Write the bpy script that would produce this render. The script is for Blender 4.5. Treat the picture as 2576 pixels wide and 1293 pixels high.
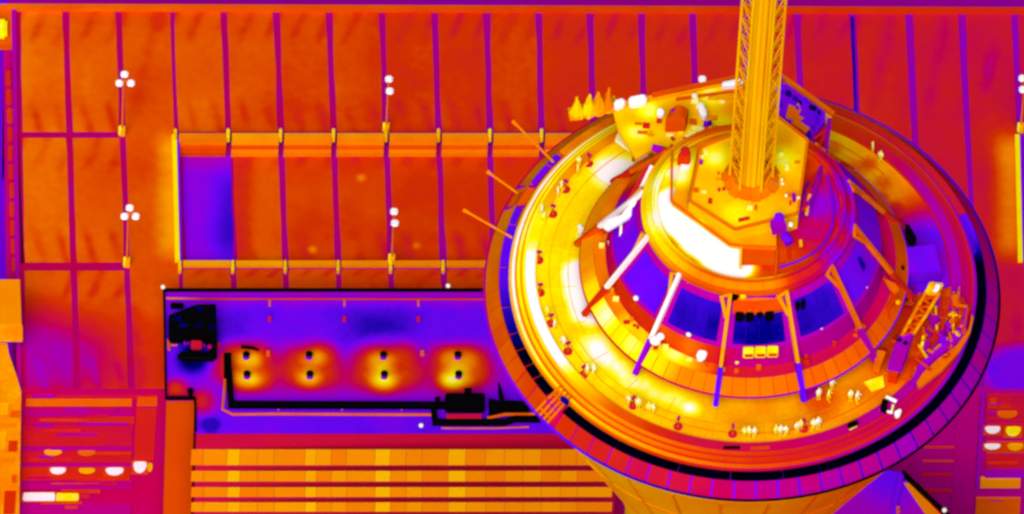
import bpy, bmesh, math, random
from mathutils import Vector, Matrix
random.seed(7)
R = math.radians
scene = bpy.context.scene
for o in list(bpy.data.objects):
    bpy.data.objects.remove(o, do_unlink=True)

# ------------------------------------------------------------------ camera
# photograph measured on a 2575 x 1293 grid; a long lens far off, looking down 53 degrees
PW, PH = 2575.0, 1293.0
PITCH, ROLL, DIST = R(53.1), 0.055, 1500.0
PXM = 28.23                                  # grid pixels per metre at the deck ring
F = PXM * DIST
RING_Z = 150.0
ROT = Matrix.Rotation(math.pi / 2 - PITCH, 3, 'X') @ Matrix.Rotation(ROLL, 3, 'Z')
def ray(x, y):
    return (ROT @ Vector(((x - PW / 2) / F, -(y - PH / 2) / F, -1.0)))
RING_PX = (1866.0, 735.0)
CAM = Vector((0, 0, RING_Z)) - ray(*RING_PX) * DIST
cam_data = bpy.data.cameras.new('camera')
cam = bpy.data.objects.new('camera', cam_data)
scene.collection.objects.link(cam)
cam.matrix_world = Matrix.Translation(CAM) @ ROT.to_4x4()
cam_data.sensor_width = 36.0
cam_data.lens = 36.0 * F / PW
cam_data.clip_start = 10.0
cam_data.clip_end = 12000.0
scene.camera = cam

# ------------------------------------------------------------------ sky and sun
SUN_EL, SUN_AZ = 50.0, 188.0                 # behind the camera, soft
world = bpy.data.worlds.new('World')
scene.world = world
world.use_nodes = True
wn = world.node_tree.nodes
sky = wn.new('ShaderNodeTexSky')
sky.sky_type = 'NISHITA'
sky.sun_disc = False
sky.sun_elevation = R(SUN_EL)
sky.sun_rotation = R(SUN_AZ)
sky.dust_density = 4.0
sky.ozone_density = 0.3
sky.air_density = 0.7
world.node_tree.links.new(sky.outputs[0], wn['Background'].inputs[0])
wn['Background'].inputs[1].default_value = 0.05
sl = bpy.data.lights.new('sun', 'SUN')
sl.energy = 1.5
sl.angle = R(50)
sl.color = (1.0, 0.985, 0.955)
sun = bpy.data.objects.new('sun', sl)
scene.collection.objects.link(sun)
az = R(SUN_AZ)
sdir = Vector((math.sin(az) * math.cos(R(SUN_EL)), math.cos(az) * math.cos(R(SUN_EL)), math.sin(R(SUN_EL))))
sun.rotation_euler = sdir.to_track_quat('Z', 'Y').to_euler()
scene.view_settings.view_transform = 'Standard'
scene.view_settings.look = 'None'
scene.view_settings.gamma = 1.0
scene.view_settings.exposure = 0.90
scene.render.engine = 'CYCLES'
scene.cycles.filter_width = 2.7

# ------------------------------------------------------------------ photo grid -> place
def at(x, y, z):
    d = ray(x, y)
    k = (z - CAM.z) / d.z
    return CAM + d * k
def on_plane(x, y, p0, n):
    d = ray(x, y)
    k = (p0 - CAM).dot(n) / d.dot(n)
    return CAM + d * k
def pol(r, a, z):
    """point on the tower: radius, bearing as it reads in the picture (0 right, 270 towards us), height above ring"""
    b = R(a) + ROLL
    return Vector((r * math.cos(b), r * math.sin(b), RING_Z + z))

# ------------------------------------------------------------------ temperature palette materials
def lin(c):
    c = c / 255.0
    return c / 12.92 if c <= 0.04045 else ((c + 0.055) / 1.055) ** 2.4
PAL = [(0.00, 0, 0, 0), (0.07, 0, 0, 30), (0.12, 0, 0, 130), (0.19, 50, 5, 195), (0.27, 104, 6, 246), (0.35, 146, 0, 222),
       (0.43, 172, 0, 158), (0.50, 196, 0, 84), (0.57, 205, 26, 34), (0.63, 212, 48, 0), (0.70, 228, 90, 0),
       (0.77, 241, 134, 0), (0.83, 247, 176, 0), (0.88, 251, 212, 0), (0.93, 255, 246, 0), (0.965, 255, 252, 130), (1.0, 255, 255, 255)]
ALB = 0.92
def palette_group():
    g = bpy.data.node_groups.new('temperature_palette', 'ShaderNodeTree')
    g.interface.new_socket('T', in_out='INPUT', socket_type='NodeSocketFloat')
    g.interface.new_socket('Color', in_out='OUTPUT', socket_type='NodeSocketColor')
    gi = g.nodes.new('NodeGroupInput'); go = g.nodes.new('NodeGroupOutput')
    cr = g.nodes.new('ShaderNodeValToRGB')
    e = cr.color_ramp.elements
    e[0].position = PAL[0][0]; e[1].position = PAL[-1][0]
    def col(p): return (lin(p[1]) * ALB, lin(p[2]) * ALB, lin(p[3]) * ALB, 1)
    e[0].color = col(PAL[0]); e[1].color = col(PAL[-1])
    for p in PAL[1:-1]:
        n = e.new(p[0]); n.color = col(p)
    g.links.new(gi.outputs[0], cr.inputs[0]); g.links.new(cr.outputs[0], go.inputs[0])
    return g
PG = palette_group()
MATS = {}
def heat(name, t, amp=0.02, scale=0.5, g=(0, 0, 0), ref=(0, 0, 0), spots=(), rnd=0.0, local_z=None, stalls=None, gloss=0.0, amp2=0.0, stretch=None, alb=1.0):
    """surface with its own temperature: base + slow mottling + drift along g + warm or cold places (x,y,z,radius,dt)"""
    if name in MATS: return MATS[name]
    m = bpy.data.materials.new(name); m.use_nodes = True
    nt = m.node_tree; N = nt.nodes; L = nt.links
    b = N['Principled BSDF']
    b.inputs['Roughness'].default_value = 0.75
    b.inputs['Specular IOR Level'].default_value = gloss
    geo = N.new('ShaderNodeNewGeometry')
    def math_(op, a, c=None, clamp=False):
        n = N.new('ShaderNodeMath'); n.operation = op; n.use_clamp = clamp
        for i, v in enumerate((a, c)):
            if v is None: continue
            if hasattr(v, 'node'): L.new(v, n.inputs[i])
            else: n.inputs[i].default_value = v
        return n.outputs[0]
    pos = geo.outputs['Position']
    cur = None
    def add(v):
        nonlocal cur
        cur = math_('ADD', v, t) if cur is None else math_('ADD', cur, v)
    src = pos
    if stretch:
        vm = N.new('ShaderNodeVectorMath'); vm.operation = 'MULTIPLY'; vm.inputs[1].default_value = stretch
        L.new(pos, vm.inputs[0]); src = vm.outputs[0]
    nz = N.new('ShaderNodeTexNoise'); nz.inputs['Scale'].default_value = scale; nz.inputs['Detail'].default_value = 3.0
    L.new(src, nz.inputs['Vector'])
    add(math_('MULTIPLY', math_('SUBTRACT', nz.outputs['Fac'], 0.5), amp * 4))
    if amp2:
        n2 = N.new('ShaderNodeTexNoise'); n2.inputs['Scale'].default_value = scale * 9; n2.inputs['Detail'].default_value = 4.0
        L.new(src, n2.inputs['Vector'])
        add(math_('MULTIPLY', math_('SUBTRACT', n2.outputs['Fac'], 0.5), amp2 * 4))
    if any(g):
        s = N.new('ShaderNodeVectorMath'); s.operation = 'SUBTRACT'; s.inputs[1].default_value = ref
        L.new(pos, s.inputs[0])
        d = N.new('ShaderNodeVectorMath'); d.operation = 'DOT_PRODUCT'; d.inputs[1].default_value = g
        L.new(s.outputs[0], d.inputs[0]); add(d.outputs['Value'])
    for sp in spots:
        d = N.new('ShaderNodeVectorMath'); d.operation = 'DISTANCE'; d.inputs[1].default_value = sp[:3]
        L.new(pos, d.inputs[0])
        mr = N.new('ShaderNodeMapRange'); mr.interpolation_type = 'SMOOTHSTEP'
        inner = sp[5] if len(sp) > 5 else 0.0
        mr.inputs['From Min'].default_value = inner; mr.inputs['From Max'].default_value = sp[3]
        mr.inputs['To Min'].default_value = sp[4]; mr.inputs['To Max'].default_value = 0.0
        L.new(d.outputs['Value'], mr.inputs['Value']); add(mr.outputs[0])
    if rnd:
        oi = N.new('ShaderNodeObjectInfo'); add(math_('MULTIPLY', math_('SUBTRACT', oi.outputs['Random'], 0.5), rnd * 2))
    if local_z:
        tc = N.new('ShaderNodeTexCoord'); sx = N.new('ShaderNodeSeparateXYZ'); L.new(tc.outputs['Object'], sx.inputs[0])
        mr = N.new('ShaderNodeMapRange')
        mr.inputs['From Min'].default_value = local_z[0]; mr.inputs['From Max'].default_value = local_z[1]
        mr.inputs['To Min'].default_value = local_z[2]; mr.inputs['To Max'].default_value = local_z[3]
        L.new(sx.outputs[2], mr.inputs['Value']); add(mr.outputs[0])
    if stalls:
        # cool streaks left where cars had stood, slanting bays at either end of a slab
        tc = N.new('ShaderNodeTexCoord'); sx = N.new('ShaderNodeSeparateXYZ'); L.new(tc.outputs['Generated'], sx.inputs[0])
        v = sx.outputs[1]
        dist = math_('SUBTRACT', math_('ABSOLUTE', math_('SUBTRACT', v, 0.5)), 0.5 - stalls[1])
        mask = math_('MULTIPLY', math_('MULTIPLY', dist, 1.0 / stalls[1]), 3.0, True)
        slant = math_('MULTIPLY', math_('ABSOLUTE', math_('SUBTRACT', v, 0.55)), 0.75)
        ph = math_('MULTIPLY', math_('SUBTRACT', sx.outputs[0], slant), math.pi * 2 * stalls[2])
        wv = math_('POWER', math_('MULTIPLY', math_('ADD', math_('SINE', ph), 1.0), 0.5), 2.5)
        n3 = N.new('ShaderNodeTexNoise'); n3.inputs['Scale'].default_value = 0.22; L.new(pos, n3.inputs['Vector'])
        br = math_('MULTIPLY', math_('SUBTRACT', n3.outputs['Fac'], 0.33), 3.2, True)
        add(math_('MULTIPLY', math_('MULTIPLY', math_('MULTIPLY', wv, mask), br), -stalls[0]))
    gr = N.new('ShaderNodeGroup'); gr.node_tree = PG
    L.new(math_('ADD', cur, 0.0, True), gr.inputs[0])
    if alb != 1.0:
        mm = N.new('ShaderNodeVectorMath'); mm.operation = 'SCALE'; mm.inputs['Scale'].default_value = alb
        L.new(gr.outputs[0], mm.inputs[0]); L.new(mm.outputs[0], b.inputs['Base Color'])
    else:
        L.new(gr.outputs[0], b.inputs['Base Color'])
    MATS[name] = m
    return m

# ------------------------------------------------------------------ mesh helpers
COL = scene.collection
ORG = {}
def link(name, mesh, mat, parent=None, origin=None, label=None, cat=None, group=None, kind=None, smooth=False):
    vs = mesh.vertices
    if origin is None:
        xs = [v.co.x for v in vs]; ys = [v.co.y for v in vs]; zs = [v.co.z for v in vs]
        origin = Vector(((min(xs) + max(xs)) / 2, (min(ys) + max(ys)) / 2, min(zs)))
    mesh.transform(Matrix.Translation(-origin))
    o = bpy.data.objects.new(name, mesh)
    COL.objects.link(o)
    if mat: mesh.materials.append(mat)
    ORG[o.name] = origin.copy()
    if parent is not None:
        o.parent = parent; o.location = origin - ORG[parent.name]
    else:
        o.location = origin
    if smooth:
        for p in mesh.polygons: p.use_smooth = True
    tag(o, label, cat, group, kind)
    return o
def tag(o, label=None, cat=None, group=None, kind=None):
    if label: o['label'] = label
    if cat: o['category'] = cat
    if group: o['group'] = group
    if kind: o['kind'] = kind
def empty(name, loc, label, cat, group=None):
    o = bpy.data.objects.new(name, None); COL.objects.link(o)
    o.location = loc; ORG[o.name] = Vector(loc)
    o.empty_display_size = 0.2
    tag(o, label, cat, group)
    return o
def raw(verts, faces, name='m'):
    me = bpy.data.meshes.new(name); me.from_pydata([tuple(v) for v in verts], [], faces); me.update()
    bm = bmesh.new(); bm.from_mesh(me)
    bmesh.ops.recalc_face_normals(bm, faces=bm.faces[:])
    bm.to_mesh(me); bm.free()
    return me
def prism(top, depth, axis=Vector((0, 0, -1))):
    n = len(top)
    v = [Vector(p) for p in top] + [Vector(p) + axis * depth for p in top]
    f = [list(range(n)), list(range(2 * n - 1, n - 1, -1))]
    for i in range(n):
        j = (i + 1) % n; f.append([i, i + n, j + n, j])
    return raw(v, f)
def bevel(me, w, seg=2):
    bm = bmesh.new(); bm.from_mesh(me)
    bmesh.ops.bevel(bm, geom=bm.edges[:], offset=w, segments=seg, affect='EDGES', clamp_overlap=True)
    bm.to_mesh(me); bm.free()
    return me
def pquad(x0, y0, x1, y1, z):
    sh = 0.0
    return [at(x0, y0, z), at(x1, y0, z), at(x1, y1, z), at(x0, y1, z)]
def rect_(x0, y0, x1, y1): return [(x0, y0), (x1, y0), (x1, y1), (x0, y1)]
def ppoly(pts, z):
    return [at(x, y, z) for x, y in pts]
def pbox(x0, y0, x1, y1, z, h, bev=0):
    me = prism(pquad(x0, y0, x1, y1, z), h)
    return bevel(me, bev) if bev else me
def tube_data(pts, rad, n=8, cap=True):
    pts = [Vector(p) for p in pts]
    V = []; Fc = []
    rads = rad if isinstance(rad, (list, tuple)) else [rad] * len(pts)
    up = Vector((0, 0, 1))
    for i, p in enumerate(pts):
        a = pts[max(i - 1, 0)]; b = pts[min(i + 1, len(pts) - 1)]
        d = (b - a).normalized()
        u = d.cross(up)
        if u.length < 1e-3: u = d.cross(Vector((0, 1, 0)))
        u.normalize(); w = d.cross(u).normalized()
        for k in range(n):
            an = 2 * math.pi * k / n + math.pi / n
            V.append(p + (u * math.cos(an) + w * math.sin(an)) * rads[i])
    for i in range(len(pts) - 1):
        for k in range(n):
            k2 = (k + 1) % n
            Fc.append([i * n + k, i * n + k2, (i + 1) * n + k2, (i + 1) * n + k])
    if cap:
        Fc.append(list(range(n))[::-1]); Fc.append([(len(pts) - 1) * n + k for k in range(n)])
    return V, Fc
def tube(pts, rad, n=8):
    return raw(*tube_data(pts, rad, n))
def tubes(list_of, n=6):
    V = []; Fc = []
    for pts, rad in list_of:
        v, f = tube_data(pts, rad, n); k = len(V)
        V += v; Fc += [[i + k for i in q] for q in f]
    return raw(V, Fc)
def bar(p, q, w, h):
    """rectangular bar from p to q, w wide, h high"""
    p = Vector(p); q = Vector(q); d = (q - p).normalized()
    u = d.cross(Vector((0, 0, 1)))
    if u.length < 1e-3: u = Vector((1, 0, 0))
    u.normalize(); n = u.cross(d).normalized()
    V = []
    for e in (p, q):
        for a, b in ((-1, -1), (1, -1), (1, 1), (-1, 1)):
            V.append(e + u * a * w / 2 + n * b * h / 2)
    return raw(V, [[0, 1, 2, 3], [7, 6, 5, 4], [0, 4, 5, 1], [1, 5, 6, 2], [2, 6, 7, 3], [3, 7, 4, 0]])
def arc(prof, a0, a1, n, closed_prof=True):
    """sweep a profile of (r, z) between two bearings"""
    V = []; Fc = []; m = len(prof)
    full = abs(a1 - a0) >= 359.99
    cnt = n if full else n + 1
    for i in range(cnt):
        a = a0 + (a1 - a0) * i / n
        for r, z in prof: V.append(pol(r, a, z))
    for i in range(n):
        j = (i + 1) % cnt
        for k in range(m if closed_prof else m - 1):
            k2 = (k + 1) % m
            Fc.append([i * m + k, j * m + k, j * m + k2, i * m + k2])
    if closed_prof and not full:
        Fc.append(list(range(m))[::-1]); Fc.append([(cnt - 1) * m + k for k in range(m)])
    return raw(V, Fc)
def slab_prof(r0, z0, r1, z1, th):
    return [(r0, z0), (r1, z1), (r1, z1 - th), (r0, z0 - th)]
def ball(c, r, sz=1.0, n=10):
    V = []; Fc = []; c = Vector(c)
    rings = 6
    for i in range(1, rings):
        th = math.pi * i / rings
        for k in range(n):
            a = 2 * math.pi * k / n
            V.append(c + Vector((r * math.sin(th) * math.cos(a), r * math.sin(th) * math.sin(a), r * sz * math.cos(th))))
    V.append(c + Vector((0, 0, r * sz))); V.append(c - Vector((0, 0, r * sz)))
    t, b = len(V) - 2, len(V) - 1
    for i in range(rings - 2):
        for k in range(n):
            k2 = (k + 1) % n
            Fc.append([i * n + k, i * n + k2, (i + 1) * n + k2, (i + 1) * n + k])
    for k in range(n):
        k2 = (k + 1) % n
        Fc.append([t, k2, k]); Fc.append([b, (rings - 2) * n + k, (rings - 2) * n + k2])
    return raw(V, Fc)
def lathe_at(c, prof, n=14):
    """closed turned shape standing at c, profile (r, z)"""
    c = Vector(c); V = []; Fc = []; m = len(prof)
    for r, z in prof:
        for k in range(n):
            a = 2 * math.pi * k / n
            V.append(c + Vector((r * math.cos(a), r * math.sin(a), z)))
    for i in range(m - 1):
        for k in range(n):
            k2 = (k + 1) % n
            Fc.append([i * n + k, i * n + k2, (i + 1) * n + k2, (i + 1) * n + k])
    Fc.append(list(range(n))[::-1]); Fc.append([(m - 1) * n + k for k in range(n)])
    return raw(V, Fc)

def box_data_(c, sx, sy, sz):
    V = [c + Vector((a * sx / 2, b * sy / 2, d)) for d in (0, sz) for a, b in ((-1, -1), (1, -1), (1, 1), (-1, 1))]
    return V, [[3, 2, 1, 0], [4, 5, 6, 7], [0, 1, 5, 4], [1, 2, 6, 5], [2, 3, 7, 6], [3, 0, 4, 7]]
# ================================================================== SETTING: ground
GZ = 24.0            # garage deck
MZ = 23.1            # sunken bay
BZ = 27.0            # roof of the plant building
TL = at(0, 650, GZ); TR = at(2575, 650, GZ)
SPAN = TR.x - TL.x
m_ground = heat('ground_street', 0.43, 0.03, 0.05)
link('ground', raw([(-4000, -4000, 0), (4000, -4000, 0), (4000, 6000, 0), (-4000, 6000, 0)], [[0, 1, 2, 3]]), m_ground, kind='structure', origin=Vector((0, 0, 0)))

# ================================================================== PARKING GARAGE
gar = empty('parking_garage', at(1287, 500, 0), 'large parking garage with slabbed roof deck filling the background', 'building')
gx = -0.165 / SPAN
m_joint = heat('deck_joint', 0.495, 0.03, 0.2, g=(-0.10 / SPAN, 0, 0), ref=TL, alb=0.85)
cold_sw = at(120, 900, GZ); cold_e = at(2560, 940, GZ)
deck_spots = [(cold_sw.x - 1, cold_sw.y, cold_sw.z, 9.5, -0.27, 1.5), (at(300, 900, GZ).x, at(300, 900, GZ).y, GZ, 8.0, -0.08, 1.0),
              (cold_e.x, cold_e.y, cold_e.z, 4.6, -0.25, 2.2)]
for yy in range(360, 660, 38):       # warmer strip of deck along the ramp wall, both sides
    for xx in (428, 2540):
        p = at(xx, yy, GZ); deck_spots.append((p.x, p.y, p.z, 2.3 if xx < 1000 else 2.9, 0.10 if xx < 1000 else 0.13))
m_slab = heat('deck_slab', 0.708, 0.032, 0.13, g=(gx, 0, 0), ref=TL, rnd=0.014, stalls=(0.07, 0.30, 2.3), amp2=0.012,
              spots=deck_spots)
mz_spots = []
for (x, y, rr, dt) in [(908, 447, 0.8, 0.12), (785, 628, 0.8, 0.13), (1047, 618, 0.7, 0.10)]:
    p = at(x, y, MZ); mz_spots.append((p.x, p.y, p.z, rr, dt))
m_slab_low = heat('sunken_slab', 0.685, 0.03, 0.16, g=(gx * 0.6, 0, 0), ref=TL, rnd=0.012, stalls=(0.10, 0.26, 2.0), spots=mz_spots, amp2=0.006)
p1 = at(575, 560, MZ); p2 = at(500, 560, MZ)
m_ramp = heat('ramp_cold', 0.335, 0.02, 0.2, spots=[(*at(582, yy, MZ), 3.6, -0.062, 0.2) for yy in range(455, 660, 36)] + [(*at(x, 392, MZ), 3.0, 0.04, 0.2) for x in (470, 520, 560)])
m_slab_cool = heat('slab_beside_ramp', 0.68, 0.025, 0.2, spots=[(*at(598, yy, MZ), 2.5, -0.065, 0.1) for yy in range(400, 660, 40)], stalls=(0.06, 0.26, 2.0), amp2=0.01)

XT = [45, 165, 298, 430, 563, 695, 828, 960, 1092, 1224, 1354, 1484, 1612, 1742, 1872, 2003, 2143, 2285, 2418, 2550, 2682, 2815]
def lx(i, y):
    """joint i at picture row y"""
    s = (0.014, 0.031, 0.034)[i] if i < 3 else (0.035 if i < 9 else (0.026 if i < 15 else (0.05 if i >= 17 else 0.045)))
    return XT[i] + s * (y - 20)
base = empty('deck_holder', (0, 0, 0), None, None) if False else None
# joint-coloured base of the deck in strips round the sunken bay
deck_parts = []
def deck_base(poly, z):
    return prism(ppoly(poly, z - 0.07), 0.5)
XR = 2815
dk = link('deck', deck_base([(40, 20), (XR, 30), (XR, 338), (40, 338)], GZ), m_joint, gar)
dk2 = link('deck', deck_base([(46, 338.4), (447, 338.4), (455, 662), (60, 662)], GZ), m_joint, gar)
dk3 = link('deck', deck_base([(48, 662.4), (XR, 662.4), (XR, 984), (52, 984)], GZ), m_joint, gar)
dk4 = link('deck', deck_base([(1900, 338.4), (XR, 338.4), (XR, 662), (1900, 662)], GZ), m_joint, gar)
dk5 = link('deck', deck_base([(447, 338.4), (1900, 338.4), (1900, 662), (455, 662)], MZ), m_joint, gar)
J = 9
def slab(i, y0, y1, parent, mat, z, j0=J, j1=J, x1=None, x0=None, name='deck_slab'):
    a = (lambda y: lx(i, y)) if x0 is None else x0
    b = (lambda y: lx(i + 1, y)) if x1 is None else x1
    wob = lambda: random.uniform(-1.3, 1.3)
    tt = [0, .12, .3, .5, .7, .88, 1]
    slim = lambda t_: -1.8 * math.sin(math.pi * t_)
    yy_ = [y0 + (y1 - y0) * t_ for t_ in tt]
    left = [(a(y) + j0 + slim(t_) * (j0 > 5) + wob(), y) for t_, y in zip(tt, yy_)]
    right = [(b(y) - j1 - slim(t_) * (j1 > 5) + wob(), y) for t_, y in zip(tt, yy_)]
    q = ppoly(left + right[::-1], z)
    return link(name, prism(q, 0.16), mat, parent)
for i in range(len(XT) - 1):
    if i in (0, 1):
        slab(i, 28, 331, dk, m_slab, GZ)
        slab(i, 347, 659, dk2, m_slab, GZ)
        slab(i, 681, 977, dk3, m_slab, GZ)
    elif i == 2:
        slab(i, 28, 977, dk2, m_slab, GZ, j1=4)
    elif i < 16:
        slab(i, 30, 331, dk, m_slab, GZ)
        if i == 3:
            slab(i, 388, 655, dk5, m_ramp, MZ, j0=16, j1=-4, name='ramp_floor')
        elif i < 13:
            slab(i, 350, 655, dk5, m_slab_cool if i == 4 else m_slab_low, MZ, j0=12 if i == 4 else J)
        slab(i, 677, 760, dk3, m_slab, GZ)
    else:
        slab(i, 32, 977, dk4, m_slab, GZ)
# the one joint with standing water: dark blue
m_wet = heat('wet_joint', 0.17, 0.05, 0.6)
link('drain_channel', prism(ppoly([(2139, 42), (2147, 42), (2156, 300), (2149, 300)], GZ + 0.05), 0.1), m_wet, gar)
# outer walls
m_gwall = heat('garage_wall', 0.50, 0.015, 0.12, g=(-0.045 / SPAN, 0, 0), ref=TL)
def wall_between(a, b, z0, th, mat, name, parent, into):
    a = Vector(a); b = Vector(b)
    d = (b - a); d.z = 0
    n = Vector((-d.y, d.x, 0)).normalized() * into
    top = [a, b, b + n * th, a + n * th]
    return link(name, prism(top, a.z - z0), mat, parent)
SA = at(52, 985, GZ); SB = at(2830, 985, GZ)
wall_between(SA + Vector((0, 0, -0.02)), SB + Vector((0, 0, -0.02)), 0, 0.6, m_gwall, 'south_wall', gar, 1)
NA = at(0, 17, GZ); NB = at(2830, 26, GZ)
m_npar = heat('north_parapet', 0.715, 0.02, 0.3, g=(-0.11 / SPAN, 0, 0), ref=TL)
wall_between(NA + Vector((0, 0, 0.5)), NB + Vector((0, 0, 0.5)), 0, 0.55, m_npar, 'north_parapet', gar, -1)
WA = at(40, 20, GZ); WB = at(54, 985, GZ)
m_wpar = heat('west_parapet', 0.44, 0.03, 0.4)
wall_between(WA + Vector((0, 0, 0.3)), WB + Vector((0, 0, 0.3)), 0, 0.45, m_wpar, 'west_parapet', gar, -1)
m_red = heat('orange_panel', 0.615, 0.03, 0.5, rnd=0.02)
for k, yy in enumerate(list(range(175, 690, 47))):
    x = 20 + 0.03 * (yy - 100)
    link('parapet_panel', bevel(pbox(x - 7 + random.uniform(-1, 1), yy, x + 7, yy + 36, GZ - 0.6, 1.2), 0.12), m_red, gar)
m_strip = heat('west_ledge', 0.48, 0.03, 0.3)
link('west_ledge', prism(ppoly([(8, 110), (36, 110), (56, 705), (16, 705)], GZ - 1.0), 0.5), m_strip, gar)
m_cold_street = heat('street_cold', 0.31, 0.02, 0.08)
link('road', prism(ppoly([(-500, -200), (18, -200), (30, 1400), (-500, 1400)], 0.02), 0.018), m_cold_street, kind='structure')

# parapets of the sunken bay
m_amber = heat('amber_parapet', 0.795, 0.015, 0.4, g=(-0.03 / 30, 0, 0), ref=at(450, 345, GZ), rnd=0.012)
m_face = heat('orange_face', 0.675, 0.012, 0.5, rnd=0.015)
m_low = heat('amber_kerb', 0.75, 0.015, 0.5, rnd=0.01)
m_low_red = heat('red_kerb', 0.655, 0.015, 0.5)
m_hot = heat('hot_post', 0.865, 0.015, 1.0, rnd=0.03)
for i in range(3, 12):
    xa, xb = lx(i, 338) + 9, lx(i + 1, 338) - 5
    link('parapet', prism(ppoly([(xa, 335), (xb, 335), (xb, 349), (xa, 349)], GZ + 0.9), 2.3), m_amber if i > 3 else m_low, gar)
    # wall face below the parapet, standing in the bay
    a0 = at(xa, 349.5, GZ + 0.9); b0 = at(xb, 349.5, GZ + 0.9)
    fz = GZ - 0.15
    q = [Vector((a0.x, a0.y - 0.02, fz)), Vector((b0.x, b0.y - 0.02, fz)), Vector((b0.x, b0.y - 0.35, fz)), Vector((a0.x, a0.y - 0.35, fz))]
    link('wall_face', prism(q, fz - MZ + 0.3), m_face, gar)
    q = [Vector((a0.x, a0.y - 0.36, MZ + 0.55)), Vector((b0.x, b0.y - 0.36, MZ + 0.55)), Vector((b0.x, b0.y - 0.85, MZ + 0.55)), Vector((a0.x, a0.y - 0.85, MZ + 0.55))]
    link('kerb', prism(q, 0.8), m_low if i > 3 else m_low_red, gar)
    # south parapet of the bay
    xa, xb = lx(i, 660) + 8, lx(i + 1, 660) - 6
    link('parapet', prism(ppoly([(xa, 655), (xb, 655), (xb, 669), (xa, 669)], GZ + 0.25), 1.5), m_amber, gar)
    for (yy, hz, ln) in ((324, 1.0, 20), (655, 0.6, 24)):
        x = lx(i, yy)
        link('parapet_post', bevel(pbox(x - 4, yy - 2, x + 4, yy + ln, GZ + hz, 1.0), 0.08), m_hot, gar)
# hot edge walls of the ramps (west one and the one at the right border)
m_edge = heat('hot_ramp_wall', 0.90, 0.012, 0.5)
m_edge_side = heat('cool_wall_cap', 0.31, 0.02, 0.5)
for x0 in (432, 2552):
    link('ramp_wall', prism(ppoly([(x0, 338), (x0 + 12, 338), (x0 + 20, 655), (x0 + 8, 655)], GZ + 0.35), 1.0), m_edge, gar)
    link('wall_cap', prism(ppoly([(x0 + 13, 340), (x0 + 19, 340), (x0 + 27, 655), (x0 + 21, 655)], GZ + 0.25), 1.8), m_edge_side, gar)
link('ramp_floor', prism(ppoly([(2573, 345), (2800, 345), (2800, 655), (2581, 655)], GZ + 0.1), 0.15), m_ramp, gar)

# ---- south facade: storeys, openings and what glows inside
PN = Vector((SB.y - SA.y, -(SB.x - SA.x), 0)).normalized()      # outward, towards us
def fquad(x0, y0, x1, y1, p0, n, off=0.0):
    o = n * off
    return [on_plane(x, y, p0 + o, n) for x, y in ((x0, y0), (x1, y0), (x1 - 0.06 * (y1 - y0), y1), (x0 - 0.06 * (y1 - y0), y1))]
def fbox(x0, y0, x1, y1, p0, n, depth, off=0.0, bev=0):
    me = prism(fquad(x0, y0, x1, y1, p0, n, off + depth), depth, -n)
    return bevel(me, bev) if bev else me
m_mag = heat('facade_magenta', 0.465, 0.015, 0.2)
m_crim = heat('facade_crimson', 0.545, 0.04, 0.25, amp2=0.02)
m_orange = heat('facade_orange', 0.70, 0.02, 0.2, rnd=0.02)
m_dorange = heat('facade_dark_orange', 0.63, 0.02, 0.2, rnd=0.02)
m_white = heat('white_hot', 1.0, 0.0, 1.0)
m_yellow = heat('yellow_hot', 0.93, 0.02, 1.0)
m_amb2 = heat('amber_hot', 0.83, 0.02, 1.0)
m_purp = heat('facade_purple', 0.40, 0.015, 0.2)
for (x0, y0, x1, y1, mt, nm, dp) in [
    (64, 996, 396, 1003, m_crim, 'floor_edge', 0.10), (66, 1006, 332, 1022, m_orange, 'spandrel', 0.22), (346, 1001, 396, 1022, m_orange, 'spandrel', 0.20),
    (60, 1032, 334, 1047, m_mag, 'floor_edge', 0.16), (62, 1052, 214, 1066, m_crim, 'spandrel', 0.2), (215, 1052, 338, 1067, heat('facade_dim_orange', 0.60, 0.02, 0.2), 'spandrel', 0.2),
    (344, 1030, 394, 1158, heat('stair_panel', 0.585, 0.02, 0.2), 'stair_panel', 0.12), (58, 1070, 334, 1122, m_crim, 'spandrel', 0.12), (54, 1126, 336, 1133, m_mag, 'floor_edge', 0.2),
    (54, 1136, 332, 1164, heat('facade_crimson_warm', 0.56, 0.02, 0.2), 'spandrel', 0.13), (52, 1168, 332, 1174, m_mag, 'floor_edge', 0.2),
    (54, 1176, 328, 1208, heat('facade_dim_orange', 0.60, 0.02, 0.2), 'spandrel', 0.13), (50, 1212, 334, 1231, m_mag, 'floor_edge', 0.17), (44, 1270, 330, 1300, m_mag, 'floor_edge', 0.15),
    (2482, 992, 2640, 1060, m_crim, 'spandrel', 0.1), (2484, 1066, 2640, 1104, m_crim, 'spandrel', 0.14), (2482, 1112, 2640, 1140, m_dorange, 'spandrel', 0.14),
    (2480, 1144, 2640, 1180, m_crim, 'spandrel', 0.1), (2478, 1183, 2640, 1204, m_purp, 'floor_edge', 0.2),
    (2468, 990, 2477, 1232, m_purp, 'column', 0.3), (2255, 992, 2300, 1285, m_mag, 'column', 0.2), (2408, 992, 2465, 1285, m_mag, 'column', 0.12),
    (2322, 1124, 2408, 1128, m_dorange, 'floor_edge', 0.1), (2320, 1159, 2400, 1163, m_dorange, 'floor_edge', 0.1), (2318, 1192, 2398, 1200, m_crim, 'floor_edge', 0.1),
    (2316, 1232, 2396, 1240, m_crim, 'floor_edge', 0.1), (2455, 1255, 2566, 1300, m_orange, 'spandrel', 0.25), (2466, 1207, 2566, 1228, heat('amber_bar', 0.79, 0.01, 0.3), 'canopy', 0.4),
    (2490, 1003, 2506, 1021, m_dorange, 'spandrel', 0.16)]:
    link(nm, fbox(x0, y0, x1, y1, SA, PN, dp), mt, gar)
random.seed(9)
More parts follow.
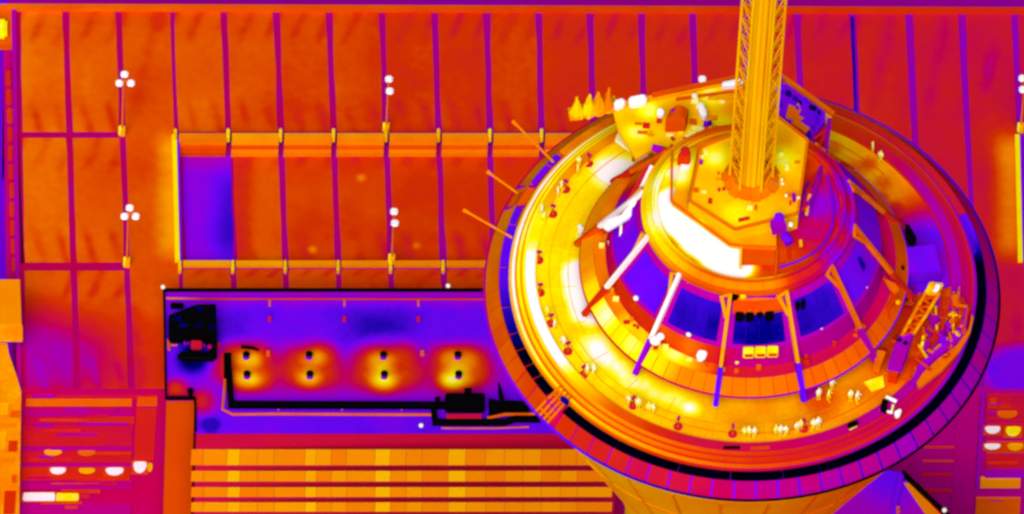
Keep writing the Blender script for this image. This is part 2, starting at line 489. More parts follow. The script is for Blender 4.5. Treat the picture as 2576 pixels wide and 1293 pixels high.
m_bars = [heat('bar_dark', 0.43, 0.03, 0.4), heat('bar_crimson', 0.515, 0.03, 0.4), heat('bar_orange', 0.64, 0.03, 0.4), heat('bar_red', 0.59, 0.03, 0.4)]
for k in range(26):
    y_ = random.uniform(998, 1280); x_ = random.uniform(60, 240); w_ = random.uniform(30, 150)
    if 1158 < y_ < 1200: continue
    link('ledge', fbox(x_, y_, min(x_ + w_, 334), y_ + random.uniform(2.0, 4.5), SA, PN, 0.26 + 0.004 * k), random.choice(m_bars), gar)
for k in range(10):
    y_ = random.uniform(1000, 1280)
    link('ledge', fbox(2484, y_, 2484 + random.uniform(20, 90), y_ + random.uniform(2.0, 4.0), SA, PN, 0.24 + 0.004 * k), random.choice(m_bars), gar)
for (x0, y0, x1, y1, mt, lab) in [
    (126, 1178, 166, 1193, m_white, 'white glowing lens-shaped opening, left of three in one row low on the left facade'),
    (198, 1180, 240, 1192, m_amb2, 'yellowish glowing opening between two white ones low on the left facade'),
    (266, 1178, 311, 1196, m_white, 'white glowing opening, right of three in one row low on the left facade'),
    (336, 1163, 370, 1190, m_white, 'tall white glowing opening on the stair panel of the left facade'),
    (371, 1168, 384, 1187, m_amb2, 'narrow amber opening beside the tall white opening on the stair panel'),
    (58, 1241, 140, 1260, m_white, 'long white glowing strip near the bottom left corner'),
    (141, 1242, 198, 1260, m_yellow, 'yellow strip continuing the white strip near the bottom left corner'),
    (112, 1134, 156, 1146, m_amb2, 'dim amber opening, upper left one on the left facade'),
    (196, 1136, 240, 1147, m_orange, 'dim orange opening, upper right one on the left facade'),
    (2478, 1074, 2516, 1091, m_white, 'white glowing opening at the right border, upper row'),
    (2529, 1075, 2568, 1098, m_yellow, 'yellow glowing opening at the right border, upper row'),
    (2476, 1118, 2516, 1131, m_white, 'white glowing opening at the right border, lower row'),
    (2534, 1118, 2574, 1134, m_amb2, 'amber glowing opening at the right border, lower row'),
    (2508, 1036, 2560, 1052, m_orange, 'dim orange opening at the right border above the glowing rows')]:
    q = fquad(x0, y0, x1, y1, SA, PN, 0.34)
    c = sum(q, Vector()) / 4
    poly = []
    long_ = x1 - x0 > 52
    for (u, v) in ([(0, .12), (.04, 0), (.96, 0), (1, .12), (1, .8), (.96, 1), (.04, 1), (0, .8)] if long_ else
                   [(0, .25), (.08, .04), (.3, 0), (.75, 0), (.95, .06), (1, .3), (.9, .66), (.7, .93), (.45, 1), (.2, .86), (.06, .6)]):
        u += random.uniform(-.02, .02)
        poly.append(q[0].lerp(q[1], u).lerp(q[3].lerp(q[2], u), v))
    q2 = fquad(x0 - 5, y0 - 3, x1 + 5, y1 + 4, SA, PN, 0.24)
    link('halo_panel', bevel(prism(q2, 0.1, -PN), 0.04), heat('halo_panel', 0.645, 0.03, 0.4), gar) if mt in (m_white, m_yellow) else None  # orange halo round the bright opening, put into a panel's colour
    w = link('glowing_opening', prism(poly, 0.16, -PN), mt, gar)
    w['label'] = lab

# ================================================================== WEST NEIGHBOUR
wb = empty('neighbour_building', at(-20, 900, 0), 'amber neighbouring building at the left border with a roof box', 'building')
m_wamb = heat('neighbour_amber', 0.79, 0.03, 0.25, amp2=0.02)
m_wamb2 = heat('neighbour_top', 0.775, 0.012, 0.2)
link('roof_box', prism(ppoly([(-120, 703), (50, 703), (54, 815), (-120, 815)], 28.5), 2.6), m_wamb2, wb)
link('roof_box_front', prism(ppoly([(-120, 816), (55, 816), (57, 826), (-120, 826)], 28.4), 2.2), m_wamb, wb)
link('body', prism(ppoly([(-120, 850), (18, 862), (22, 890), (40, 940), (53, 984), (53, 1004), (-120, 1004)], 25.0), 25.0), m_wamb, wb)
NP = at(40, 1004, 25.0)
for (x0, y0, x1, y1, mt) in [(28, 1034, 50, 1050, m_orange), (22, 1110, 44, 1136, m_dorange), (30, 1196, 42, 1214, m_orange), (-10, 1016, 22, 1044, m_amb2),
                             (-10, 1064, 40, 1074, m_wamb2), (-10, 1150, 36, 1160, m_wamb2), (12, 1236, 40, 1293, m_dorange), (-10, 1090, 16, 1130, m_amb2)]:
    link('wall_panel', fbox(x0, y0, x1, y1, NP, PN, 0.12), mt, wb)
nw = empty('corner_tower', at(4, 60, 0), 'yellow hot corner block at the upper left border', 'building')
link('block', bevel(pbox(-60, 44, 18, 88, GZ + 1.0, 0.9), 0.25), m_yellow, nw)
link('shoulder', prism(ppoly([(-60, 15), (32, 15), (34, 112), (-60, 112)], GZ + 0.1), 0.9), m_orange, nw)
link('stair_core', prism(ppoly([(-60, 22), (8, 22), (10, 104), (-60, 104)], GZ - 0.81), GZ - 0.82), m_cold_street, nw)

# ================================================================== PLANT BUILDING (blue roof, ducts)
pb = empty('plant_building', at(880, 900, 0), 'low plant building with cold blue roof, dark parapet and striped front', 'building')
RF = [(412, 730), (1560, 730), (1560, 1083), (492, 1083), (490, 1001), (417, 1001)]
hot = []
for x in (620, 778, 965, 1151):
    for y in (905, 955):
        p = at(x, y, BZ); hot.append((p.x + random.uniform(-.3, .3), p.y + random.uniform(-.2, .2), p.z, random.uniform(1.7, 2.5), random.uniform(0.15, 0.23), 0.3))
    p = at(x, 918, BZ); hot.append((p.x + random.uniform(-.4, .4), p.y, p.z, random.uniform(3.7, 4.7), random.uniform(.17, .22), random.uniform(.8, 1.8))); hot.append((*at(x - random.uniform(30, 60), 884, BZ), 2.2, random.uniform(.05, .15), 0.2)); hot.append((*at(x + random.uniform(30, 60), 884, BZ), 2.2, random.uniform(.05, .15), 0.2)); hot.append((*at(x + random.uniform(-30, 40), 965, BZ), 1.8, random.uniform(.0, .12), 0.2))
p = at(440, 980, BZ); hot.append((p.x, p.y, p.z, 2.2, 0.36))
p = at(505, 1010, BZ); hot.append((p.x, p.y, p.z, 2.6, 0.30))
for x in range(600, 1240, 70):
    p = at(x, 965, BZ); hot.append((p.x, p.y, p.z, 4.0, 0.075))
for x in range(560, 1280, 75):
    p = at(x, 930, BZ); hot.append((p.x, p.y, p.z, 4.2, 0.06, 0.8))
for x in range(440, 1300, 60):
    p = at(x, 742, BZ); hot.append((p.x, p.y, p.z, 2.2, 0.10))
for x in (570, 900, 960, 1010):
    p = at(x, 820, BZ); hot.append((p.x, p.y, p.z, 4.0, -0.05))
for (x, y, rr, dt) in [(485, 830, 3.4, -0.2), (490, 905, 2.6, -0.22), (530, 1068, 1.4, -0.1)]:
    p = at(x, y, BZ); hot.append((p.x, p.y, p.z, rr, dt, 0.6))
m_roof = heat('cold_roof', 0.28, 0.03, 0.25, spots=hot, amp2=0.012)
link('roof', prism(ppoly(RF, BZ), 0.5), m_roof, pb)
m_pwall = heat('plant_wall', 0.535, 0.012, 0.15)
m_pside = heat('plant_side_wall', 0.68, 0.012, 0.15)
m_black = heat('cold_metal', 0.0, 0.006, 0.6, gloss=0.05)
m_dblue = heat('dark_blue_edge', 0.13, 0.02, 0.6)
link('wall', prism(ppoly([(494, 1068), (1558, 1068), (1558, 1083.5), (494, 1083.5)], BZ - 0.51), BZ - 0.51), m_pwall, pb)
link('side_wall', prism(ppoly([(419, 985), (489, 985), (489, 1002), (419, 1002)], BZ - 0.515), BZ - 0.515), m_pside, pb)
link('back_wall', prism(ppoly([(415, 732), (1558, 732), (1558, 984), (420, 984)], BZ - 0.52), BZ - 0.52), m_pwall, pb)
for (a, b) in zip(RF, RF[1:] + RF[:1]):
    if a[0] > 1500: continue
    pa = at(*a, BZ + 0.18); q = at(*b, BZ + 0.18)
    link('parapet', bar(pa, q, 0.20, 0.45), m_black, pb)
FP = at(494, 1083.5, BZ - 0.51)
FN = Vector((0, -1, 0))
bx = [481, 512, 572, 604, 648, 690, 768, 796, 834, 872, 944, 982, 1022, 1062, 1128, 1172, 1222, 1270, 1316, 1362, 1410, 1452, 1540]
m_span = heat('spandrel_amber', 0.795, 0.006, 0.2, rnd=0.022)
m_span_hot = heat('spandrel_warm', 0.85, 0.006, 0.2, rnd=0.015)
FA = at(494, 1083.5, 0); 
bands = [(1133, 1170), (1187, 1211), (1228, 1250), (1266, 1287), (1304, 1325), (1342, 1363)]
for (y0, y1) in bands:
    for k in range(len(bx) - 1):
        hotp = bx[k] in (572, 768, 944, 1128)
        me = fbox(bx[k] + 0.3, y0, bx[k + 1] - 0.5, y1, FP, FN, 0.12)
        link('spandrel_panel', me, m_span_hot if hotp else m_span, pb)
# pipes lying on the roof
m_pipe = heat('warm_pipe', 0.70, 0.02, 0.8)
pr = lambda pts, z=0.14: [at(x, y, BZ + z) for x, y in pts]
def thing(name, me, mat, label, cat, group=None, smooth=False):
    return link(name, me, mat, label=label, cat=cat, group=group, smooth=smooth)
cp = thing('roof_conduit', tube(pr([(418, 750), (520, 752), (800, 752), (1230, 753)]), 0.11), heat('conduit_red', 0.62, 0.02, 0.4, spots=[(*at(430, 750, BZ), 4, 0.12)]), 'long thin orange conduit along the back parapet of the blue roof', 'pipe')
thing('roof_conduit', tube(pr([(566, 900), (566, 960), (560, 1030), (585, 1042), (690, 1041), (1100, 1043)]), 0.15), m_pipe, 'orange pipe running in front of the long black duct', 'pipe')
for k, x in enumerate((678, 866, 1052)):
    link('bracket', bar(at(x, 755, BZ + 0.1), at(x, 770, BZ + 0.1), 0.2, 0.2), m_pipe, cp)
m_spot = heat('crimson_cap', 0.54, 0.02, 1.0)
for (x, y, lab) in [(678, 806, 'small crimson roof anchor, left of three on the blue roof'), (866, 806, 'small crimson roof anchor, middle of three on the blue roof'),
                    (1052, 806, 'small crimson roof anchor, right of three on the blue roof'), (674, 893, 'small orange roof outlet beside the leftmost pair of stacks'),
                    (1062, 892, 'small orange roof outlet between the two right pairs of stacks'), (550, 873, 'small crimson roof outlet beside the black unit')]:
    thing('roof_anchor', lathe_at(at(x, y, BZ), [(0.22, 0), (0.22, 0.15), (0.12, 0.3), (0.12, 0.5), (0.2, 0.55), (0.05, 0.7)], 10), m_pipe if 'orange' in lab else m_spot, lab, 'roof anchor', 'small fittings on the blue roof')
# stack pairs
m_neck = heat('stack_neck', 0.36, 0.03, 2.0)
names = ['leftmost pair', 'second pair from the left', 'third pair from the left', 'rightmost pair']
for k, x in enumerate((619, 777, 964, 1151)):
    for j, y in enumerate((899, 948)):
        p = at(x + j * 2, y, BZ)
        e = empty('exhaust_stack', p, 'short black exhaust stack, %s one of the %s' % (('back', 'front')[j], names[k]), 'exhaust stack', 'exhaust stacks in pairs on the blue roof')
        link('neck', lathe_at(p, [(0.36, 0.0), (0.34, 0.1), (0.28, 0.15), (0.28, 0.45)], 14), m_neck, e, smooth=False)
        link('cap', lathe_at(p, [(0.2, 0.46), (0.36, 0.5), (0.36, 0.62), (0.28, 0.72), (0.1, 0.78)], 14), m_black, e)
# ducts
def duct(path, w, h, z):
    V = []; Fc = []
    pts = [at(x, y, z) for x, y in path]
    for i, p in enumerate(pts):
        d0 = (p - pts[i - 1]).normalized() if i else (pts[1] - p).normalized()
        d1 = (pts[i + 1] - p).normalized() if i < len(pts) - 1 else d0
        n0 = Vector((-d0.y, d0.x, 0)); n1 = Vector((-d1.y, d1.x, 0))
        nn = (n0 + n1).normalized(); k = 1.0 / max(0.4, nn.dot(n0))
        for s, zz in ((1, 0), (-1, 0), (-1, h), (1, h)):
            V.append(p + nn * s * w / 2 * k + Vector((0, 0, zz)))
    for i in range(len(pts) - 1):
        for k in range(4):
            Fc.append([i * 4 + k, i * 4 + (k + 1) % 4, i * 4 + 4 + (k + 1) % 4, i * 4 + 4 + k])
    Fc.append([0, 1, 2, 3]); Fc.append([len(pts) * 4 - 4 + k for k in (3, 2, 1, 0)])
    return raw(V, Fc)
e = empty('air_duct', at(575, 960, BZ), 'long black L-shaped air duct along the front of the blue roof', 'duct')
link('duct_run', duct([(575, 930), (581, 1022), (1122, 1024)], 0.62, 0.55, BZ + 0.15), m_black, e)
link('riser', bevel(pbox(563, 886, 582, 922, BZ + 1.0, 0.95), 0.05), m_black, e)
link('coupling', bevel(pbox(563, 926, 584, 944, BZ + 0.85, 0.75), 0.05), m_black, e)
for x in (700, 860, 1010):
    link('duct_support', bar(at(x, 1010, BZ + 0.1), at(x, 1032, BZ + 0.1), 0.14, 0.18), m_pipe, e)
e = empty('air_handler', at(1168, 1025, BZ), 'big black air handling box with a top nub on the duct', 'air handler')
link('body', bevel(pbox(1119, 986, 1220, 1020, BZ + 1.5, 1.35), 0.14), m_black, e)
link('nub', bevel(pbox(1168, 974, 1187, 986, BZ + 1.9, 0.8), 0.06), m_black, e)
link('nub', bevel(pbox(1094, 996, 1107, 1008, BZ + 1.2, 1.1), 0.05), m_black, e)
e = empty('fan_cone', at(1260, 1025, BZ), 'black flared fan duct between the air handler and the tower', 'duct')
link('flare', prism(ppoly([(1229, 1000), (1256, 1008), (1284, 1006), (1332, 1010), (1332, 1026), (1284, 1025), (1256, 1026), (1229, 1038)], BZ + 1.1), 0.9), m_black, e)
link('arm', tube([at(1262, 1008, BZ + 1.0), at(1258, 985, BZ + 1.6), at(1254, 962, BZ + 1.8)], [0.3, 0.24, 0.08]), m_black, e)
link('foot', bevel(pbox(1291, 1026, 1306, 1038, BZ + 0.6, 0.55), 0.04), m_black, e)
e = empty('lower_duct', at(1200, 1062, BZ), 'narrower black duct bending towards the tower in front of the air handler', 'duct')
link('duct_run', duct([(1090, 1034), (1094, 1066), (1268, 1066), (1296, 1058), (1358, 1058)], 0.55, 0.5, BZ + 0.12), m_black, e)
thing('pipe_tray', tube(pr([(1110, 1077), (1250, 1077), (1330, 1074)], 0.2), 0.10), m_pipe, 'thin orange pipe in front of the lower black duct', 'pipe')
thing('pipe_fitting', tube(pr([(1225, 1052), (1270, 1042), (1345, 1042)], 0.5), 0.16), m_pipe, 'orange pipe between the two black ducts near the tower', 'pipe')
thing('valve_block', bevel(pbox(1122, 1040, 1212, 1052, BZ + 0.7, 0.6), 0.05), m_crim, 'crimson flat box under the black air handler', 'box')
thing('floor_duct', tube(pr([(606, 872), (636, 875), (650, 881)], 0.35), [0.17, 0.17, 0.1]), m_black, 'short thin black bent duct behind the leftmost stacks', 'duct')
# black plant in the corner
e = empty('chiller_unit', at(490, 840, BZ), 'large stepped black chiller unit in the left corner of the blue roof', 'chiller')
link('casing', bevel(prism(ppoly([(424, 790), (462, 776), (492, 764), (544, 762), (546, 838), (518, 846), (512, 836), (470, 834), (424, 832)], BZ + 2.2), 2.1), 0.12), m_black, e)
link('side_unit', bevel(prism(ppoly([(520, 840), (546, 838), (546, 878), (528, 880)], BZ + 1.6), 1.5), 0.1), m_black, e)
link('fan_shroud', lathe_at(at(478, 806, BZ + 2.2), [(0.75, 0), (0.75, 0.12), (0.65, 0.15)], 16), m_black, e)
link('fan_shroud', lathe_at(at(520, 800, BZ + 2.2), [(0.75, 0), (0.75, 0.12), (0.65, 0.15)], 16), m_black, e)
for x in (492, 506): link('pipe', tube([at(x, 838, BZ + 1.8), at(x, 852, BZ + 0.9)], 0.10), m_neck, e)
for (x0, y0, x1, y1) in ((462, 845, 466, 868), (470, 842, 474, 866), (512, 848, 515, 872), (440, 842, 456, 846)):
    link('pipe', tube([at(x0, y0, BZ + 0.5), at(x1, y1, BZ + 0.4)], 0.13), m_neck, e)
for (x, y, t_) in ((446, 800, .09), (500, 778, .08), (532, 790, .1), (498, 816, .08), (462, 816, .1), (534, 822, .09)):
    link('grille', bevel(prism(ppoly(rect_(x - 9, y - 5, x + 9, y + 5), BZ + 2.28), 0.1), 0.02), heat('grille_%d' % int(t_ * 100), t_, 0.03, 2), e)
thing('plant_box', bevel(pbox(428, 759, 462, 771, BZ + 0.6, 0.55), 0.12), m_black, 'small black rounded box in the back left corner of the roof', 'box')
thing('cold_tank', bevel(pbox(446, 880, 546, 902, BZ + 0.9, 0.8), 0.3, 3), m_black, 'long low black tank in front of the chiller unit', 'tank')
thing('pump_skid', bevel(pbox(480, 826, 508, 872, BZ + 0.8, 0.7), 0.12), m_crim, 'crimson pump skid standing beside the black chiller', 'pump')
for k, (x, y) in enumerate([(524, 830), (527, 872)]):
    thing('pump', ball(at(x, y, BZ + 1.9), 0.24), m_mag, ('rear', 'front')[k] + ' small magenta ball-shaped pump at the right of the chiller', 'pump')
thing('pipe_branch', tubes([([at(424, 855, BZ + .2), at(425, 880, BZ + .2)], 0.16), ([at(424, 868, BZ + .2), at(446, 868, BZ + .2)], 0.10)]), m_pipe, 'orange T-shaped pipe branch by the left parapet', 'pipe')
thing('roof_vent', lathe_at(at(479, 991, BZ), [(0.26, 0), (0.26, 0.4), (0.34, 0.45), (0.34, 0.6), (0.2, 0.7)], 12), m_black, 'small black vent at the notch of the blue roof', 'vent')
m_bead = heat('hot_bead', 0.99, 0.0, 1)
for (x, y, lab) in [(410, 722, 'white hot lamp on the back left corner of the blue roof'), (1127, 719, 'white hot lamp on the back parapet near the tower'), (1059, 1070, 'white hot lamp on the front parapet of the blue roof')]:
    e = empty('parapet_lamp', at(x, y + 6, BZ + 0.2), lab, 'lamp', 'small hot lamps on roof edges')
    link('globe', ball(at(x, y, BZ + 0.45), 0.24), m_bead, e)
    link('stem', tube([at(x, y, BZ + 0.3), at(x, y, BZ - 0.1)], 0.07), m_orange, e)

# ---- second wing roof at the bottom right
an = empty('annex_building', at(2200, 1290, 0), 'purple roofed annex with a dark diagonal parapet below the tower', 'building')
pt = at(2190, 1200, 20)
p3 = at(2240, 1200, 20.0)
m_anx = heat('annex_roof', 0.40, 0.012, 0.2, spots=[(p3.x, p3.y, p3.z, 5.0, -0.12, 0.8)])  # blue spot puts the shaded part of the roof into its colour
link('roof', prism(ppoly([(2030, 1150), (2268, 1188), (2520, 1432), (2300, 1560), (1950, 1560)], 20.0), 20.0), m_anx, an)
link('warm_gutter', prism(ppoly([(2272, 1214), (2290, 1214), (2420, 1340), (2360, 1340)], 20.06), 0.05), heat('annex_gutter', 0.76, 0.03, 0.3), an)
link('kerb', prism(ppoly([(2273, 1196), (2284, 1204), (2420, 1334), (2405, 1334)], 20.2), 0.15), m_crim, an)
link('parapet', bar(at(2270, 1189, 20.5), at(2500, 1410, 20.5), 0.26, 0.8), m_black, an)
link('ridge', bar(at(2268, 1190, 20.25), at(2246, 1290, 20.25), 0.5, 0.4), heat('annex_ridge', 0.30, 0.01, 0.3), an)
e = empty('parapet_lamp', at(2375, 1288, 20.5), 'white hot lamp on the diagonal dark parapet at the bottom right', 'lamp', 'small hot lamps on roof edges')
link('globe', ball(at(2375, 1283, 21.2), 0.26), m_bead, e)
link('stem', tube([at(2375, 1283, 21.1), at(2375, 1283, 20.6)], 0.07), m_orange, e)
thing('roof_anchor', lathe_at(at(2257, 1287, 20.0), [(0.25, 0), (0.25, 0.2), (0.12, 0.3), (0.12, 0.6), (0.2, 0.7)], 10), m_orange, 'small orange outlet on the purple annex roof', 'roof anchor', 'small fittings on the blue roof')

# ================================================================== LAMP POSTS ON THE DECK
m_pole = heat('pole_warm', 0.745, 0.01, 0.5)
def lamp_post(bx_, by_, top, heads, label, zb=GZ):
    b = at(bx_, by_, zb)
    e = empty('lamp_post', b, label, 'lamp post', 'lamp posts on the garage deck')
    # height of the head comes from where the upright through the base meets the picture row of the heads
    hz = 0
    for k in range(400):
        pz = b + Vector((0, 0, k * 0.05))
        v = ROT.transposed() @ (pz - CAM)
        py = PH / 2 - F * v.y / -v.z
        if py <= top: hz = k * 0.05; break
    link('plinth', bevel(raw(*box_data(b, 0.62, 0.62, 1.1)), 0.05), m_amb2, e)
    link('plinth_cap', bevel(raw(*box_data(b + Vector((-0.22, -0.1, 0.3)), 0.26, 0.45, 0.95)), 0.04), m_yellow, e)
    link('pole', tube([b + Vector((0, 0, 1.0)), b + Vector((0, 0, hz))], [0.10, 0.075], 8), m_pole, e)
    for (x, y) in heads:
        c = at(x, y, b.z + hz)
        link('arm', tube([b + Vector((0, 0, hz - 0.02)), c], 0.06, 6), m_pole, e)
        link('lamp_head', bevel(raw(*box_data(c - Vector((0, 0, 0.16)), 0.72, 0.85, 0.30)), 0.14, 3), m_white, e)
    return e
def box_data(c, sx, sy, sz):
    V = [c + Vector((a * sx / 2, b * sy / 2, d)) for d in (0, sz) for a, b in ((-1, -1), (1, -1), (1, 1), (-1, 1))]
    return V, [[3, 2, 1, 0], [4, 5, 6, 7], [0, 1, 5, 4], [1, 2, 6, 5], [2, 3, 7, 6], [3, 0, 4, 7]]
lamp_post(307, 338, 203, [(313, 187), (300, 209), (329, 209)], 'three-headed lamp post with white heads, upper left of the garage deck')
lamp_post(319, 668, 537, [(326, 523), (313, 544), (341, 544)], 'three-headed lamp post with white heads, left of the cold ramp')
lamp_post(971, 330, 212, [(978, 199), (980, 229)], 'two-headed lamp post behind the sunken bay')
lamp_post(985, 660, 545, [(991, 532), (993, 561)], 'two-headed lamp post in front of the sunken bay')
lamp_post(1758, 330, 212, [(1766, 199), (1768, 229)], 'two-headed lamp post mostly hidden behind the tower')
lamp_post(2566, 330, 212, [(2571, 197), (2572, 225)], 'two-headed lamp post at the right border')

# ================================================================== THE TOWER
tw = empty('observation_tower', (0, 0, 0), 'round observation tower with open deck, ribbed roof and lattice mast', 'tower')
XH = (-1, 0, 0)
C0 = (0, 0, RING_Z)
m_cone = heat('tower_cone', 0.825, 0.025, 0.2, amp2=0.01, g=(-0.0055, 0, 0), ref=C0, stretch=(1, 1, 0.25))  # base colour raised to make up for the little light underneath
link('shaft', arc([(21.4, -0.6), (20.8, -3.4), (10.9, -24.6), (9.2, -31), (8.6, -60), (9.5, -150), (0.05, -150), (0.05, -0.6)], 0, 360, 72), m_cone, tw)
m_cseam = heat('cone_seam', 0.765, 0.03, 0.4, g=(-0.005, 0, 0), ref=C0)
for a_ in range(0, 360, 12):
    link('cone_seam', bar(pol(20.78, a_, -3.6), pol(11.1, a_, -24.3), 0.16, 0.12), m_cseam, tw)
link('cone_band', arc([(16.7, -11.9), (16.95, -11.9), (16.75, -12.3), (16.5, -12.3)], 0, 360, 72), m_cseam, tw)
# ring of sloped sunshade panels
rp = dict(g=(-0.0065, 0.0045, 0), ref=C0)
m_panel = heat('ring_panel', 0.595, 0.022, 0.35, rnd=0.02, alb=0.85, spots=[(*pol(22.3, 65, 0.6), 15, 0.10, 4), (*pol(22.3, 100, 0.6), 12, 0.08, 4)], **rp)  # spots lighten the colour where panels slope away from the sun
m_ringbase = heat('ring_base', 0.43, 0.01, 0.3, g=(-0.0105, 0.0055, 0), ref=C0)
m_rim = heat('ring_rim', 0.27, 0.02, 0.3, g=(-0.009, 0.009, 0), ref=C0)
ring = link('sunshade_ring', arc([(22.9, -0.12), (21.75, 1.2), (21.0, 1.2), (20.8, -0.75), (21.8, -0.75)], 0, 360, 120), m_ringbase, tw)
link('rim', arc([(23.08, -0.02), (22.92, 0.12), (22.82, -0.02), (22.95, -0.2)], 0, 360, 120), m_rim, tw)
NPAN = 72
def in_gap(a): 
    a %= 360
    return 150.5 < a < 157.5 or 216 < a < 220.5
for k in range(NPAN):
    a0 = 360.0 * k / NPAN + 2.0; a1 = a0 + 360.0 / NPAN
    if in_gap((a0 + a1) / 2): continue
    j = 0.13 if (a0 % 360 > 200 or a0 % 360 < 60) else 0.05
    link('sunshade_panel', arc(slab_prof(22.88, -0.02, 21.78, 1.30, 0.09), a0 + j * 2, a1 - j * 2, 2), m_panel, ring)
# dark gutter
m_gut = heat('gutter', 0.03, 0.012, 0.5, spots=[(*pol(21.2, 168, 1.4), 16.0, 0.22, 2.0), (*pol(21.2, 140, 1.4), 8.0, 0.16, 1.0), (*pol(21.2, 20, 1.4), 6.0, 0.25, 1.0)])
edges = [139, 143, 150, 157.6, 163, 176, 188, 196, 201, 206, 210, 215.8]
for a0, a1 in zip(edges[:-1], edges[1:]):
    if a0 == 150: continue
    link('gutter', arc(slab_prof(21.68, 1.42, 20.86 if a0 > 160 else 21.1, 1.5, 0.25), a0 + 0.35, a1 - 0.35, 6), m_gut, tw)
a = 221.5
while a < 381:
    w = random.choice((9, 12.5, 16))
    b = min(a + w, 381)
    rr = 20.86
    if b > 372: rr = 21.2
    link('gutter', arc(slab_prof(21.70, 1.42, rr + random.uniform(0, 0.06), 1.5, 0.25), a + 0.12, b - 0.12, 6), m_gut, tw)
    a = b
link('gutter_cover', arc(slab_prof(21.7, 1.40, 20.87, 1.52, 0.2), 22, 138, 40), heat('gutter_cover', 0.66, 0.03, 0.4, amp2=0.03, g=(-0.006, 0, 0), ref=C0), tw)
# stepped inner kerb
def kerb(name, r0, r1, z, h, t, g, n=120, a0=0, a1=360, spots=()):
    return link('kerb_step', arc(slab_prof(r0, z, r1, z, h), a0, a1, n), heat(name, t, 0.015, 0.4, g=g, ref=C0, spots=spots), tw)
g1 = (-0.011, 0.0025, 0)
kerb('kerb_a', 20.85, 20.6, 1.62, 0.9, 0.60, g1)
kerb('kerb_b', 20.6, 20.33, 1.80, 0.9, 0.765, g1)
kerb('kerb_c', 20.33, 20.15, 1.96, 0.9, 0.64, (-0.006, 0.002, 0))
kerb('kerb_d', 20.15, 19.85, 2.14, 0.9, 0.71, g1)
kerb('kerb_e', 19.85, 19.7, 2.28, 0.9, 0.62, (-0.008, 0.002, 0))
kerb('kerb_f', 19.7, 19.4, 2.42, 0.9, 0.71, g1)
hb = [(*pol(19, a_, 2.6), 7.5, 0.20, 2.5) for a_ in (172, 186, 200, 211)]
hb += [(*pol(19, a_, 2.6), 6.0, 0.12, 1.0) for a_ in (125, 140, 155)] + [(*pol(19, 70, 2.6), 14.0, 0.16, 2.0), (*pol(19, 232, 2.6), 7.0, 0.10, 1.0)]
link('bench', arc(slab_prof(19.4, 2.62, 18.55, 2.62, 1.0), 0, 360, 120), heat('bench_ring', 0.53, 0.01, 0.3, g=(-0.006, 0.0, 0), ref=C0, spots=hb), tw)
kerb('kerb_g', 18.55, 18.4, 2.50, 0.9, 0.70, g1)
# observation deck floor, with its warm and cold places
ds = [(*pol(14.4, a_, 2.3), 2.4, 0.16, 0.7) for a_ in (180, 188, 196)]
ds += [(*pol(15.2 + 0.35 * math.sin(a_), a_, 2.3), 1.7 + 0.4 * math.sin(a_ * 1.7), 0.065, 0.2) for a_ in range(208, 250, 4)] + [(*pol(16.2, a_, 2.3), 1.6, 0.03, 0.2) for a_ in (214, 224, 231)] + [(*pol(15.4, 252, 2.3), 1.3, 0.10, 0.3)]
ds += [(*pol(r_, a_, 2.3), 1.2, dt, 0.2) for (r_, a_, dt) in ((16.8, 60, -.10), (17.2, 48, -.12), (15.4, 36, -.14), (16.6, 40, -.10), (17.6, 66, -.08), (14.2, 52, -.1), (15.8, 30, -.14), (16.9, 74, .06), (15.0, 70, .06))]
ds += [(*pol(16.0, 134, 2.3), 3.2, 0.13, 0.8), (*pol(14, 128, 2.3), 3.6, 0.08, 1.0), (*pol(13.8, 163, 2.3), 2.5, 0.12, 0.6)]
ds += [(*pol(16.6, 8, 2.3), 6.6, -0.30, 2.6), (*pol(17.6, 20, 2.3), 5.0, -0.16, 1.2), (*pol(16.5, 352, 2.3), 6.0, -0.16, 1.0)]
ds += [(*pol(15.5, 55, 2.3), 9.0, 0.055, 3.0), (*pol(14.5, 42, 2.3), 1.8, -0.12, 0.2), (*pol(16.0, 50, 2.3), 1.6, -0.08, 0.2), (*pol(15.0, 62, 2.3), 1.8, -0.10, 0.2), (*pol(16.4, 330, 2.3), 5.0, -0.12, 1.0), (*pol(15.0, 296, 2.3), 2.6, -0.10, 0.4)]
link('deck_floor', arc([(18.45, 2.30), (8.0, 2.30), (8.0, 1.9), (18.45, 1.9)], 0, 360, 120), heat('deck_floor', 0.818, 0.03, 0.35, g=(-0.0048, 0.0, 0), ref=C0, spots=ds, amp2=0.014), tw)
for (a0_, a1_, r_) in ((150, 205, 15.6), (160, 196, 16.4), (205, 262, 16.5), (262, 330, 16.2), (30, 80, 16.6)):
    link('floor_seam', arc(slab_prof(r_ + 0.04, 2.33, r_ - 0.04, 2.33, 0.04), a0_, a1_, 40), heat('floor_seam_b', 0.79, 0.03, 0.5, g=(-0.005, 0, 0), ref=C0), tw)
for a_ in range(50, 330, 15):
    link('floor_seam', bar(pol(18.3, a_, 2.32), pol(14.9, a_, 2.32), 0.05, 0.05), heat('floor_seam_c', 0.80, 0.03, 0.5, g=(-0.005, 0, 0), ref=C0), tw)
link('floor_seam', arc(slab_prof(17.35, 2.335, 17.25, 2.335, 0.05), 42, 332, 110), heat('floor_seam', 0.755, 0.02, 0.5, g=(-0.005, 0, 0), ref=C0), tw)
link('drum_wall', arc([(12.9, 2.3), (12.9, 5.0), (12.5, 5.0), (12.5, 2.3)], 0, 360, 72), heat('drum_wall', 0.63, 0.02, 0.4, g=(-0.006, 0, 0), ref=C0), tw)

